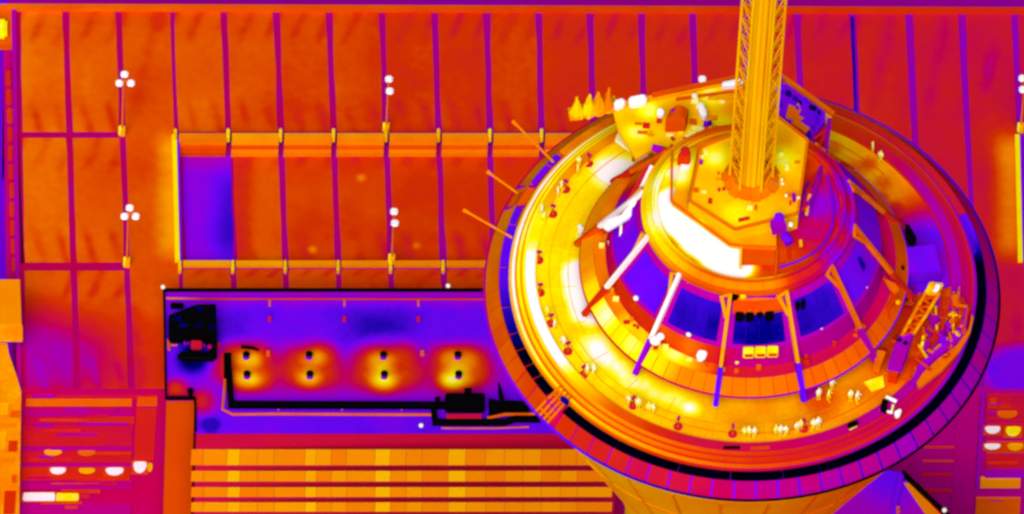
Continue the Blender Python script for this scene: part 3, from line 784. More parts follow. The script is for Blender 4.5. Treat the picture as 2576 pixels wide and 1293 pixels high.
# ---- ribbed roof
RIB0 = 19.5
canopy_hot = [(*pol(14.0, a_, 4.8), 4.0, 0.12, 1.0) for a_ in (200, 215, 232)]
m_canopy = heat('canopy_tile', 0.735, 0.008, 0.4, g=(-0.004, 0, 0), ref=C0, spots=canopy_hot, rnd=0.008)
m_canbase = heat('canopy_joint', 0.655, 0.01, 0.4, g=(-0.006, 0, 0), ref=C0)
can = link('canopy', arc(slab_prof(14.62, 4.10, 13.3, 5.35, 0.18), 0, 360, 120), m_canbase, tw)
m_canedge = heat('canopy_edge', 0.47, 0.02, 0.5, g=(-0.010, 0, 0), ref=C0)
link('canopy_edge', arc([(14.7, 4.12), (14.7, 3.92), (14.5, 3.92), (14.5, 4.12)], 0, 360, 120), m_canedge, tw)
NT = 6
for s in range(12):
    for k in range(NT):
        a0 = RIB0 + 30 * s + 30.0 * k / NT; a1 = a0 + 30.0 / NT
        link('canopy_tile', arc(slab_prof(14.60, 4.22, 13.34, 5.43, 0.10), a0 + 0.15, a1 - 0.15, 2), m_canopy, can)
sh = [(*pol(12.8, a_, 5.6), 3.2, 0.16, 1.0) for a_ in (232, 240, 248, 222, 212)] + [(*pol(12.8, a_, 5.6), 4.0, 0.14, 1.0) for a_ in (120, 150, 170, 192)]
link('shelf', arc(slab_prof(13.45, 5.50, 12.0, 5.56, 0.3), 0, 360, 90), heat('shelf', 0.55, 0.02, 0.5, g=(-0.004, 0.0, 0), ref=C0, spots=sh), tw)
uh = [(*pol(12.2, a_, 7), 3.6, 0.12, 1.0) for a_ in (205, 225, 240, 250)] + [(*pol(11, a_, 9), 5.0, 0.10, 1.0) for a_ in (110, 140)]
link('upstand', arc([(12.4, 5.5), (12.05, 7.75), (11.8, 7.75), (11.9, 5.5)], 0, 360, 90), heat('upstand', 0.47, 0.012, 0.4, spots=uh, g=(-0.003, 0, 0), ref=C0), tw)
uf = link('roof_frame', arc(slab_prof(12.06, 7.80, 9.3, 12.0, 0.4), 0, 360, 90), heat('roof_frame', 0.43, 0.012, 0.5, spots=[(*pol(11, a_, 9), 7.0, 0.34, 2.5) for a_ in (105, 135)] + [(*pol(11, 172, 9), 3.5, 0.08, 0.5)], g=(-0.002, 0, 0), ref=C0), tw)
m_glass = heat('roof_glass', 0.305, 0.02, 0.5, amp2=0.012, rnd=0.012, g=(0, 0.004, 0), ref=C0, spots=[(*pol(11.2, a_, 9.2), 5.2, -0.10, 1.2) for a_ in (245, 275, 303)] + [(*pol(11.2, 275, 8.8), 3.0, -0.03, 0.8)] + [(*pol(11, a_, 9), 6.0, 0.4, 2.0) for a_ in (108, 138)] + [(*pol(10.6, 176, 10), 2.6, 0.07, 0.2)])
for s in range(12):
    amid = RIB0 + 30 * s + 15
    for k in range(4):
        a0 = RIB0 + 30 * s + 3.4 + 5.8 * k; a1 = a0 + 5.8
        def lerp_prof(u): return (11.95 + (9.75 - 11.95) * u, 8.06 + (11.42 - 8.06) * u)
        u0, u1 = 0.04, 0.93
        if abs(amid % 360 - 274.5) < 1: u1 = 0.80
        r0, z0 = lerp_prof(u0); r1, z1 = lerp_prof(u1)
        link('glass_pane', arc(slab_prof(r0, z0, r1, z1, 0.08), a0 + 0.03, a1 - 0.03, 2), m_glass, uf)
# ribs
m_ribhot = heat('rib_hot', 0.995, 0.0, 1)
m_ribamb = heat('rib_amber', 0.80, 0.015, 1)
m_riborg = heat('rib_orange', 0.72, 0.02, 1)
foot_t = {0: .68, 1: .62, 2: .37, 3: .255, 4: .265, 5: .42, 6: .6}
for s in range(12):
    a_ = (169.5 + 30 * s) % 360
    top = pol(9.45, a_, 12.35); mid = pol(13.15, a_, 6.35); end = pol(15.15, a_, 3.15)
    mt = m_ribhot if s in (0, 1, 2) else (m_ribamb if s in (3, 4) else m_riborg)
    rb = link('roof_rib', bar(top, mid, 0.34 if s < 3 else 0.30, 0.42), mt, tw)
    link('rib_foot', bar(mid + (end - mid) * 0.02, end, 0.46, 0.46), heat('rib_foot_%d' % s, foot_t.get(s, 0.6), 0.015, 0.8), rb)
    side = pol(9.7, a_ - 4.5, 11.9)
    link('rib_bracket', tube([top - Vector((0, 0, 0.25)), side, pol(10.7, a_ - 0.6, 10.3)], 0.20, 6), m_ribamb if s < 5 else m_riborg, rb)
# frame across the front bay
link('bay_lintel', arc([(9.75, 11.75), (10.35, 10.85), (10.35, 10.55), (9.6, 11.5)], 261.5, 287.5, 6), heat('bay_lintel', 0.66, 0.02, 0.6), tw)
link('bay_lintel', arc([(9.5, 12.05), (9.75, 11.7), (9.75, 11.5), (9.4, 11.8)], 261.5, 287.5, 6), m_riborg, tw)

# ---- upper drum: lip, basin, hexagon plinth
lip_spots = [(*pol(9, a_, 12.5), 6.0, 0.10, 1.5) for a_ in (150, 180, 205)] + [(*pol(9, a_, 12.5), 4.6, -0.19, 1.6) for a_ in (312, 338, 4, 28)]
m_lip = heat('drum_lip', 0.76, 0.012, 0.4, spots=lip_spots)
m_lip2 = heat('drum_lip_dark', 0.69, 0.012, 0.4, spots=lip_spots)
link('drum_lip', arc([(9.45, 11.6), (9.5, 12.35), (9.1, 12.4), (9.1, 11.6)], 0, 360, 96), m_lip2, tw)
NL = 48
for k in range(NL):
    a0 = 360.0 * k / NL
    link('lip_tile', arc(slab_prof(9.08, 12.45, 8.62, 12.95, 0.3), a0 + 0.1, a0 + 7.4, 2), m_lip, tw)
link('lip_rail', arc([(8.60, 13.1), (8.40, 13.1), (8.40, 12.3), (8.60, 12.3)], 0, 360, 96), heat('lip_rail', 0.70, 0.012, 0.4, spots=[(*pol(9, a_, 12.5), 6.0, 0.15, 1.5) for a_ in (150, 180, 205)] + lip_spots[3:]), tw)
link('lip_rail', arc([(8.38, 12.95), (8.1, 12.95), (8.1, 12.3), (8.38, 12.3)], 0, 360, 96), heat('lip_rail_hot', 0.80, 0.012, 0.4, spots=lip_spots), tw)
HZ = 14.8
bs = [(*at(x, y, RING_Z + 12.6), 2.6, 0.34, 1.2) for (x, y) in ((1720, 560), (1760, 600), (1810, 640), (1700, 520), (1850, 660))] 
bs += [(*at(x, y, RING_Z + 12.6), 4.6, -0.125, 2.6) for (x, y) in ((2070, 560), (2000, 650), (2060, 470), (2090, 520))]
bs += [(*at(1905, 640, RING_Z + 12.6), 1.8, -0.10, 0.8), (*at(1660, 450, RING_Z + 12.6), 3, 0.12, 1.0), (*at(1720, 430, RING_Z + 12.6), 2.2, 0.16, 0.6)]
link('basin_floor', arc([(8.15, 12.6), (0.05, 12.6), (0.05, 12.1), (8.15, 12.1)], 0, 360, 72), heat('basin_floor', 0.765, 0.04, 0.6, spots=bs, amp2=0.02), tw)
link('basin_divider', bar(at(1953, 622, RING_Z + 12.75), at(1950, 700, RING_Z + 12.75), 0.22, 0.5), m_orange, tw)
link('basin_wall', bar(at(1864, 622, RING_Z + 12.9), at(1862, 672, RING_Z + 12.9), 0.2, 0.6), m_amb2, tw)
link('basin_pad', prism(ppoly([(1866, 622), (1948, 624), (1948, 664), (1866, 664)], RING_Z + 12.85), 0.2), heat('basin_pad', 0.675, 0.015, 0.6), tw)
HEX = [(1760, 371), (1732, 506), (1847, 579), (2007, 538), (2033, 352), (1955, 290)]
hs = [(*at(x, y, RING_Z + HZ), rr, dt, 0.2) for (x, y, rr, dt) in ((1800, 395, 2.0, 0.10), (1970, 400, 2.0, 0.09), (1850, 540, 2.0, 0.08), (1975, 345, 1.6, -0.05), (1990, 480, 2.0, -0.05), (1740, 470, 1.5, 0.0))]
link('hex_plinth', prism(ppoly(HEX, RING_Z + HZ), 2.15), heat('hex_plinth', 0.85, 0.02, 0.5, spots=hs, amp2=0.012), tw)
m_hexw = heat('hex_trim', 0.735, 0.02, 0.6)
hexw = ppoly(HEX, RING_Z + HZ + 0.06)
ctr = sum(hexw, Vector()) / 6
for p, q in zip(hexw, hexw[1:] + hexw[:1]):
    link('hex_trim', bar(p.lerp(ctr, 0.015), q.lerp(ctr, 0.015), 0.22, 0.24), m_hexw, tw)
# lower step of the plinth
HEX2 = [(1722, 372), (1690, 506), (1782, 572), (1836, 612), (1872, 617), (1952, 621), (1952, 560), (1847, 584), (1728, 510), (1755, 372)]
link('plinth_step', prism(ppoly(HEX2, RING_Z + 13.3), 0.65), heat('plinth_step', 0.80, 0.02, 0.5, spots=[(*at(1705, 440, RING_Z + 13.3), 2.2, 0.17, 0.5), (*at(1720, 400, RING_Z + 13.3), 1.6, 0.15, 0.5), (*at(1770, 545, RING_Z + 13.3), 1.3, 0.12, 0.3)]), tw)
m_edgeline = heat('plinth_edge', 0.715, 0.02, 0.7)
e2 = ppoly([(1690, 380), (1688, 506), (1780, 573), (1836, 614), (1872, 619), (1952, 623)], RING_Z + 13.3)
link('plinth_edge', tube(e2, 0.13, 6), m_edgeline, tw)
link('basin_rail', tube([at(x, y, RING_Z + 13.0) for x, y in ((2080, 440), (2090, 480), (2097, 530), (2090, 580), (2070, 615), (2040, 640), (2000, 660), (1960, 672))], 0.09, 6), heat('basin_rail', 0.29, 0.01, 1), tw)

random.seed(17)
m_fit = [heat('fit_red', 0.6, 0.03, 1), heat('fit_amber', 0.78, 0.03, 1), heat('fit_hot', 0.96, 0.02, 1), heat('fit_org', 0.7, 0.03, 1)]
for k in range(34):
    x = random.uniform(1745, 2015); y = random.uniform(380, 560)
    if (x - 1888) ** 2 + ((y - 455) * 1.25) ** 2 < 80 ** 2 or y > 572 - abs(x - 1847) * (0.62 if x < 1847 else 0.25) - 8 or y < 371 - (x - 1760) * 0.2 or x > 2024 - (y - 380) * 0.12: continue
    w_ = random.uniform(0.15, 0.5)
    link('fitting', bevel(raw(*box_data_(at(x, y, RING_Z + HZ), w_, random.uniform(0.15, 0.6), random.uniform(0.1, 0.4))), 0.03), random.choice(m_fit), tw)
for k in range(30):
    a_ = random.uniform(165, 330); r_ = random.uniform(12.5, 13.2)
    link('fitting', bevel(raw(*box_data_(pol(r_, a_, 5.58), random.uniform(0.2, 0.6), random.uniform(0.2, 0.5), random.uniform(0.15, 0.5))), 0.03), random.choice(m_fit if a_ < 260 else m_fit[:1] + m_fit[3:]), tw)
# ---- mast
MB = at(1888, 452, RING_Z + HZ)
m_mast = heat('mast_amber', 0.85, 0.03, 0.8, stretch=(1, 1, 0.15))
m_mast2 = heat('mast_brace', 0.81, 0.03, 0.6)
m_ped = heat('mast_foot', 0.735, 0.03, 0.6)
ms = empty('mast', MB, None, None)
ms.parent = tw; ms.location = MB - ORG['observation_tower']
MH = 46.0
RADM = 1.88
cor = [Vector((math.cos(R(a_)), math.sin(R(a_)), 0)) * RADM for a_ in (0, 62, 118, 180, 240, 300)]
for c in cor:
    link('mast_chord', tube([MB + c + Vector((0, 0, 0.0)), MB + c + Vector((0, 0, MH))], 0.14, 6), m_mast, ms)
def face_braces(c0, c1, step):
    out = []; z = 0.4; k = 0
    while z < MH - step:
        a_ = MB + (c0 if k % 2 == 0 else c1) + Vector((0, 0, z)); b_ = MB + (c1 if k % 2 == 0 else c0) + Vector((0, 0, z + step))
        out.append(([a_, b_], 0.07)); 
        if k % 2 == 0: out.append(([MB + c0 + Vector((0, 0, z)), MB + c1 + Vector((0, 0, z))], 0.065))
        z += step; k += 1
    return out
for i in (0, 1, 2, 3, 5):
    br = link('mast_brace', tubes(face_braces(cor[i], cor[(i + 1) % 6], 1.15), 5), m_mast2, ms)
    br['kind'] = 'stuff'
for (dx, dy, rr) in ((-0.66, -1.0, 0.2), (-0.25, -1.15, 0.24), (0.22, -1.2, 0.26), (0.68, -1.0, 0.22), (0.0, -0.2, 0.8)):
    link('mast_duct', tube([MB + Vector((dx, dy, 0)), MB + Vector((dx, dy, MH))], rr, 8), m_mast, ms)
# spreading foot
for k in range(14):
    a_ = 2 * math.pi * k / 14
    d = Vector((math.cos(a_), math.sin(a_), 0))
    link('mast_foot', bar(MB + d * 1.6 + Vector((0, 0, 0.75)), MB + d * (2.4 + 0.15 * (k % 2)) + Vector((0, 0, 0.08)), 0.85, 0.22), m_ped, ms)
link('mast_base', lathe_at(MB, [(2.35, 0), (2.25, 0.25), (1.9, 0.7), (1.2, 0.75)], 12), m_ped, ms)

# ---- missing-panel bays and outrigger rods
m_rod = heat('rod_orange', 0.77, 0.015, 0.8)
for (p, q, lab) in [((1290, 305), (1392, 408), 'topmost of three thin orange rods sticking out left of the tower ring'),
                    ((1226, 432), (1302, 486), 'middle of three thin orange rods sticking out left of the tower ring'),
                    ((1166, 528), (1288, 598), 'lowest of three thin orange rods sticking out left of the tower ring')]:
    a_ = at(p[0], p[1], RING_Z + 2.0); b_ = at(q[0], q[1], RING_Z + 1.9)
    e = empty('outrigger_rod', b_, lab, 'rod', 'outrigger rods on the ring')
    link('shaft', tube([b_, a_], 0.11, 8), m_rod, e)
    link('tip', tube([a_, a_ + (b_ - a_) * 0.11], [0.19, 0.15], 8), m_rod, e)
m_bay = heat('bay_orange', 0.74, 0.03, 0.8)
m_bayp = heat('bay_purple', 0.43, 0.02, 0.8)
link('open_bay', arc(slab_prof(22.5, 0.4, 21.0, 1.30, 0.2), 150.8, 157.2, 3), heat('bay_floor', 0.72, 0.02, 0.8), tw)
for a_ in (150.6, 157.4):
    link('bay_edge', bar(pol(22.9, a_, 0.25), pol(20.95, a_, 1.65), 0.22, 0.2), m_bayp, tw)
link('open_bay', arc(slab_prof(22.7, 0.2, 20.9, 1.50, 0.2), 216.2, 220.4, 3), heat('bay_floor2', 0.55, 0.06, 1.2), tw)
for a_ in (216.4, 217.8, 219.2, 220.4):
    link('bay_edge', bar(pol(23.0, a_, 0.35), pol(20.4, a_, 1.95), 0.2, 0.22), m_bay, tw)
for r_ in (22.6, 21.9, 21.2):
    link('bay_rung', bar(pol(r_, 216.3, 0.55 + (22.6 - r_) * 0.8), pol(r_, 220.5, 0.55 + (22.6 - r_) * 0.8), 0.16, 0.12), m_bayp if r_ == 21.9 else m_bay, tw)
DZ = RING_Z + 2.3

# ================================================================== THINGS ON THE TOWER
def Z(h): return RING_Z + h
m_cold = heat('cold_purple', 0.33, 0.03, 1.0)
m_cold2 = heat('cold_magenta', 0.42, 0.03, 1.0)
m_blue = heat('cold_blue', 0.26, 0.03, 0.8)
m_hy = heat('hot_yellow_mix', 0.92, 0.04, 0.9)
m_pale = heat('hot_pale', 0.975, 0.03, 0.8)
m_amb3 = heat('amber_mix', 0.82, 0.03, 0.8, amp2=0.02)
m_dred = heat('dim_red', 0.57, 0.03, 1.2)
# coin viewers along the parapet
m_vdisc = heat('viewer_disc', 0.56, 0.02, 2.0)
m_vhub = heat('viewer_hub', 0.68, 0.02, 2.0)
m_vhead = heat('viewer_head', 0.50, 0.03, 2.0)
vg = 'coin viewers along the parapet'
VW = [((1480, 412), 'coin viewer farthest up on the left of the yellow deck'), ((1422, 478), 'second coin viewer from the top on the left deck'),
      ((1390, 540), 'third coin viewer from the top on the left deck, by two bright visitors'), ((1355, 656), 'fourth coin viewer from the top, beside the white hot bench'),
      ((1358, 738), 'coin viewer below the middle of the white hot bench'), ((1385, 815), 'coin viewer next to a pale bright visitor at the lower left deck'),
      ((1428, 885), 'coin viewer with a white lit hub at the lower left deck'), ((1467, 944), 'coin viewer hidden by a visitor pair at the lower left'),
      ((1592, 1022), 'coin viewer between two visitors at the bottom left deck'), ((1705, 1074), 'coin viewer standing alone left of the bottom of the deck'),
      ((1842, 1093), 'coin viewer left of the three bright visitors at the bottom'), ((2021, 1080), 'coin viewer between two visitor groups at the bottom right')]
for (x, y), lab in VW:
    b = at(x, y, DZ)
    e = empty('coin_viewer', b, lab, 'viewer', vg)
    link('base_disc', lathe_at(b, [(0.42, 0.0), (0.42, 0.10), (0.30, 0.14)], 16), m_vdisc, e)
    link('post', lathe_at(b, [(0.12, 0.14), (0.09, 0.2), (0.06, 1.15)], 8), m_vhub, e)
    d = (b - Vector((0, 0, b.z))).normalized()
    link('head', bevel(bar(b + Vector((0, 0, 1.32)) - d * 0.24, b + Vector((0, 0, 1.32)) + d * 0.24, 0.26, 0.3), 0.06), m_vhead, e)

# globe lamps round the upper roof
for (x, y, h, lab) in [(1599, 750, 7.6, 'white globe lamp on the roof edge, leftmost of the ring'), (1732, 841, 7.4, 'white globe lamp on the roof edge, second from the left'),
                       (1901, 868, 7.2, 'white globe lamp on the roof edge above the yellow boxes'), (2063, 825, 7.4, 'white globe lamp on the roof edge right of the front bay'),
                       (2175, 723, 7.4, 'white globe lamp on the purple right roof edge'), (2203, 588, 7.6, 'white globe lamp on the right near the black tilted box'),
                       (1988, 565, 14.4, 'white globe lamp at the front right corner of the hexagonal plinth')]:
    c = at(x, y, Z(h) + 0.55)
    e = empty('globe_lamp', c - Vector((0, 0, 0.55)), lab, 'lamp', 'globe lamps on the tower roof')
    link('globe', ball(c, 0.25), m_bead, e)
    link('post', lathe_at(c - Vector((0, 0, 0.9)), [(0.12, 0), (0.06, 0.1), (0.05, 0.7)], 8), m_orange, e)

def box_thing(name, px, h, hh, mat, label, cat, bev=0.08, group=None):
    return thing(name, bevel(prism(ppoly(px, Z(h)), hh), bev), mat, label, cat, group)
def rect(x0, y0, x1, y1): return [(x0, y0), (x1, y0), (x1, y1), (x0, y1)]

# ---- raised service platform behind the mast
PLZ = 9.4
sp = empty('service_platform', at(1760, 300, Z(5)), 'yellow service platform behind the mast with a long straight outer edge', 'platform')
pspot = [(*at(x, y, Z(PLZ)), rr, dt, 0.3) for (x, y, rr, dt) in ((1630, 275, 1.6, 0.10), (1600, 335, 1.8, 0.10), (1790, 240, 2.0, 0.10), (1760, 345, 2.0, 0.08), (1700, 330, 2.5, 0.03), (1860, 260, 3.0, -0.06), (1820, 320, 2.0, 0.06), (1990, 270, 3, -0.10))]
link('floor', prism(ppoly([(1540, 272), (1870, 203), (1962, 196), (2092, 288), (2080, 372), (2036, 420), (1960, 330), (1800, 400), (1700, 420), (1640, 376), (1600, 400), (1555, 330)], Z(PLZ)), 0.35), heat('platform_floor', 0.845, 0.03, 0.35, spots=pspot, amp2=0.012), sp)
link('edge_beam', bar(at(1432, 294, Z(PLZ)), at(1872, 200, Z(PLZ)), 0.5, 0.6), m_amb3, sp)
link('edge_beam', bar(at(1640, 240, Z(PLZ + 0.5)), at(1872, 191, Z(PLZ + 0.5)), 0.3, 0.4), m_orange, sp)
link('edge_beam', bar(at(1700, 250, Z(PLZ + 0.15)), at(1870, 226, Z(PLZ + 0.15)), 0.22, 0.2), m_orange, sp)
link('edge_beam', bar(at(1780, 247, Z(PLZ + 0.25)), at(1960, 243, Z(PLZ + 0.25)), 0.26, 0.2), m_amb3, sp)
link('edge_beam', bar(at(1960, 192, Z(PLZ)), at(2096, 290, Z(PLZ)), 0.5, 0.5), m_riborg, sp)
for (x, y) in ((1600, 290), (1700, 238), (1860, 206), (2000, 224), (2085, 286), (1650, 380)):
    p = at(x, y, Z(PLZ - 0.35)); link('leg', tube([p, Vector((p.x, p.y, Z(2.3)))], 0.16, 8), m_riborg, sp)
link('seam', bar(at(1716, 350, Z(PLZ + 0.06)), at(1762, 324, Z(PLZ + 0.06)), 0.25, 0.12), m_pale, sp)
# spiked fins on the tail of the platform
for k, (x, y) in enumerate([(1449, 246), (1478, 241), (1504, 236), (1529, 230)]):
    c = at(x, y + 42, Z(PLZ))
    e = empty('pointed_cowl', c, ['leftmost', 'second from the left', 'third from the left', 'rightmost'][k] + ' of four pointed yellow cowls in a row behind the ring', 'cowl', 'row of pointed cowls')
    cm = lathe_at(c, [(0.72, 0), (0.62, 0.5), (0.40, 1.2), (0.24, 1.9), (0.07, 2.5 + 0.1 * k)], 9)
    for v in cm.vertices:
        h_ = v.co.z - c.z
        v.co += Vector((random.uniform(-.10, .10) + 0.05 * h_ * math.sin(k * 2.1), random.uniform(-.10, .10), random.uniform(-.08, .08) if h_ > 0.1 else 0))
    link('cone', cm, heat('cowl_%d' % k, (0.90, 0.88, 0.80, 0.76)[k], 0.03, 0.8), e)
    link('collar', lathe_at(c, [(0.7, 0), (0.68, 0.3), (0.6, 0.35)], 12), m_amb3, e)
random.seed(3)
for k in range(26):
    x = random.uniform(1600, 1840); y = random.uniform(255, 350)
    if 1665 < x < 1740 and 245 < y < 320: continue
    link('fitting', bevel(raw(*box_data(at(x, y, Z(PLZ)), random.uniform(0.2, 0.9), random.uniform(0.15, 0.6), random.uniform(0.08, 0.35))), 0.03), random.choice(m_fit + [m_pale, m_hy, m_amb3]), sp)
link('tail_deck', prism(ppoly([(1432, 294), (1428, 272), (1545, 240), (1556, 266)], Z(PLZ + 0.02)), 0.2), m_amb3, sp)
for (px, lab) in [([(1543, 252), (1555, 246), (1570, 244), (1573, 258), (1560, 264), (1546, 268)], 'small white hot rounded tank at the left end of the service platform'),
                  ([(1580, 242), (1618, 234), (1628, 240), (1625, 254), (1584, 262)], 'larger white hot rounded tank next to the small one on the service platform'),
                  ([(1813, 204), (1862, 194), (1870, 200), (1866, 210), (1818, 214)], 'long white hot tank at the platform edge beside the mast'),
                  ([(1880, 195), (1892, 194), (1893, 204), (1881, 206)], 'small white hot box seen through the mast')]:
    thing('hot_tank', bevel(prism(ppoly(px, Z(PLZ + 0.95)), 0.9), 0.16, 3), m_white, lab, 'tank', 'white hot tanks on the service platform')
hut = empty('arched_hut', at(1704, 300, Z(PLZ)), 'orange hut with an arched roof on the service platform', 'hut')
V = []
n = 9
for k in range(n):
    u = k / (n - 1); x = 1684 + 48 * u
    zt = Z(PLZ + 1.9) + 0.7 * math.sin(math.pi * u)
    a_ = at(1684 + 48 * u, 276, Z(PLZ + 1.9)); b_ = at(1674 + 50 * u, 300, Z(PLZ + 1.9))
    V += [Vector((a_.x, a_.y, zt)), Vector((b_.x, b_.y, zt))]
Fc = [[2 * k, 2 * k + 1, 2 * k + 3, 2 * k + 2] for k in range(n - 1)]
V2 = [Vector((v.x, v.y, Z(PLZ))) for v in V]
k0 = len(V)
Fc += [[2 * k + 1 + 0, k0 + 2 * k + 1, k0 + 2 * k + 3, 2 * k + 3] for k in range(n - 1)] + [[2 * k, 2 * k + 2, k0 + 2 * k + 2, k0 + 2 * k] for k in range(n - 1)]
Fc += [[0, k0, k0 + 1, 1], [2 * n - 2, 2 * n - 1, k0 + 2 * n - 1, k0 + 2 * n - 2]]
link('shell', raw(V + V2, Fc), heat('hut_orange', 0.68, 0.02, 0.7), hut)
link('door', bar(at(1690, 316, Z(PLZ + 0.6)), at(1703, 318, Z(PLZ + 0.6)), 0.2, 0.9), m_dred, hut)
thing('hut_fan', lathe_at(at(1692, 280, Z(PLZ + 2.4)), [(0.16, 0), (0.16, 0.15), (0.1, 0.2)], 10), m_cold2, 'tiny magenta fan on top of the arched orange hut', 'fan')
box_thing('hot_cylinder', [(1756, 258), (1764, 252), (1778, 278), (1777, 290), (1768, 292), (1757, 276)], PLZ + 0.9, 0.8, m_white, 'white hot elongated tank right of the arched hut', 'tank', 0.14, 'white hot tanks on the service platform')
box_thing('hot_cylinder', [(1738, 234), (1752, 232), (1757, 248), (1746, 250)], PLZ + 0.7, 0.6, m_pale, 'pale hot box near the straight edge behind the arched hut', 'tank', 0.12)
box_thing('hot_cylinder', [(1654, 270), (1668, 272), (1672, 282), (1660, 290), (1652, 282)], PLZ + 0.8, 0.7, m_white, 'white hot box left of the arched hut', 'tank', 0.12)
e = empty('junction_box', at(1779, 312, Z(PLZ)), 'small blue and black box right of the arched hut', 'box')
link('body', bevel(prism(ppoly(rect(1769, 303, 1781, 313), Z(PLZ + 0.5)), 0.5), 0.04), m_cold, e)
link('lid', bevel(prism(ppoly(rect(1781.5, 302, 1790, 313), Z(PLZ + 0.7)), 0.7), 0.04), m_dblue, e)
e = empty('drum_tank', at(1665, 385, Z(PLZ)), 'lying purple and orange tank at the left end of the plinth', 'tank')
link('barrel', tube([at(1640, 371, Z(PLZ + 1.3)), at(1664, 377, Z(PLZ + 1.3))], [0.34, 0.38], 10), m_cold2, e)
link('barrel_end', tube([at(1664.2, 377, Z(PLZ + 1.3)), at(1690, 388, Z(PLZ + 1.3))], [0.38, 0.30], 10), m_dred, e)
link('cradle', bar(at(1645, 384, Z(PLZ + 0.7)), at(1684, 394, Z(PLZ + 0.7)), 0.3, 0.9), m_orange, e)
e = empty('winch_cabinet', at(1722, 400, Z(13.2)), 'magenta topped orange cabinet at the left of the mast plinth', 'cabinet')
link('body', bevel(prism(ppoly([(1707, 382), (1738, 382), (1735, 396), (1704, 394)], Z(14.4)), 1.3), 0.06), m_dorange, e)
link('drum', lathe_at(at(1723, 382, Z(14.4)), [(0.44, 0), (0.44, 0.25), (0.3, 0.3)], 14), m_dred, e)
for k, (x0, y0, x1, y1, nm) in enumerate([(1688, 345, 1695, 352, 'short red stub above the drum tank'), (1686, 366, 1700, 372, 'short red bar above the winch cabinet'), (1772, 320, 1782, 327, 'short red bar below the junction box'),
                                 (1760, 333, 1774, 337, 'thin dim red bar below the junction box'), (1790, 346, 1816, 350, 'thin dim orange bar left of the mast')]):
    thing('steel_offcut', bar(at(x0, y0, Z(PLZ + 0.25)), at(x1, y1, Z(PLZ + 0.25)), 0.22, 0.2), m_dred, nm, 'bar', 'steel offcuts on the platform')
thing('gas_bottle', lathe_at(at(1763, 412, Z(HZ)), [(0.16, 0), (0.16, 0.5), (0.08, 0.62)], 10), m_cold2, 'small purple bottle on the left of the hexagonal plinth', 'bottle')
# ---- cold tarpaulin corner, upper right
ct = empty('cold_roof_corner', at(2015, 270, Z(PLZ)), 'cold blue and purple equipment roof behind the mast on the right', 'platform')
link('cover', prism(ppoly([(1953, 219), (1975, 209), (2076, 283), (2076, 304), (2040, 350), (1992, 314), (1970, 292), (1951, 282)], Z(PLZ + 1.0)), 0.6), heat('cold_cover', 0.31, 0.05, 0.9, amp2=0.03), ct)
random.seed(21)
for (x, y, w_, h_, t) in [(1983, 232, 14, 12, .12), (2000, 244, 12, 9, .15), (2012, 254, 7, 6, .05), (2044, 268, 18, 9, .08), (2060, 280, 9, 7, .12), (1962, 258, 9, 14, .22), (2030, 250, 6, 10, .28),
                          (2056, 300, 10, 16, .24), (2035, 334, 9, 12, .16), (2005, 268, 9, 8, .3), (2046, 318, 8, 8, .22), (1968, 228, 8, 8, .26)]:
    link('cold_unit', bevel(prism(ppoly([(x - w_ / 2, y - h_ / 2 - 2), (x + w_ / 2, y - h_ / 2 + 3), (x + w_ / 2, y + h_ / 2 + 3), (x - w_ / 2, y + h_ / 2 - 2)], Z(PLZ + 1.35)), 0.36), 0.06), heat('cold_unit_%d' % int(t * 100), t, 0.03, 1.5), ct)
link('orange_patch', prism(ppoly([(1984, 262), (1998, 268), (2008, 258), (2014, 276), (2008, 290), (2022, 296), (2008, 306), (1990, 300), (1976, 296)], Z(PLZ + 1.12)), 0.12), m_orange, ct)
link('skylight', prism(ppoly([(2000, 296), (2036, 322), (2026, 334), (1990, 308)], Z(PLZ + 1.3)), 0.3), m_riborg, ct)
link('skylight_sill', prism(ppoly([(1988, 310), (2026, 336), (2024, 342), (1984, 314)], Z(PLZ + 1.2)), 0.25), m_dred, ct)
box_thing('cold_crate', [(1958, 192), (1970, 194), (1970, 203), (1958, 201)], PLZ + 0.8, 0.8, m_cold2, 'small purple crate right of the mast at the platform edge', 'crate', 0.06)
# ---- lattice girder running down the right side of the plinth
lg = empty('lattice_girder', at(2050, 420, Z(9.4)), 'purple lattice girder slanting down the right side of the mast plinth', 'girder')
def truss(e, pts, w_, mat, matb, rad=0.12, step=8):
    """pts: list of (left px, right px, height) rows"""
    L1 = [at(*p[0], Z(p[2])) for p in pts]; R1 = [at(*p[1], Z(p[2])) for p in pts]
    link('chord', tube(L1, rad, 6), mat, e); link('chord', tube(R1, rad, 6), mat, e)
    n = (len(pts) - 1) * step
    def samp(A, u):
        f = u * (len(A) - 1); i = min(int(f), len(A) - 2); return A[i].lerp(A[i + 1], f - i)
    for k in range(n):
        a_, b_ = (L1, R1) if k % 2 == 0 else (R1, L1)
        link('brace', tube([samp(a_, k / n), samp(b_, (k + 1) / n)], rad * 0.85, 5), matb, e)
truss(lg, [((2044, 352), (2086, 300), PLZ + 1.2), ((2040, 420), (2078, 372), 11.2), ((2026, 490), (2058, 450), 13.2), ((2006, 552), (2030, 520), 13.6)], 0.3, m_cold2, m_dred, 0.24, 3)
link('girder_plate', prism(ppoly([(2040, 352), (2088, 300), (2078, 376), (2052, 430), (2030, 500), (2010, 545), (2020, 450)], Z(PLZ + 0.9)), 0.15), heat('girder_plate', 0.53, 0.06, 0.8), lg)
for (x0, y0, x1, y1) in ((2036, 490, 2028, 540), (2013, 605, 2014, 620)):
    link('rail', bar(at(x0, y0, Z(13.6)), at(x1, y1, Z(13.6)), 0.26, 0.2), m_amb3, lg)
box_thing('insulated_pipe', [(2070, 400), (2078, 402), (2066, 424), (2060, 420)], 12.4, 0.5, m_hy, 'short yellow pipe beside the purple lattice girder', 'pipe', 0.1)
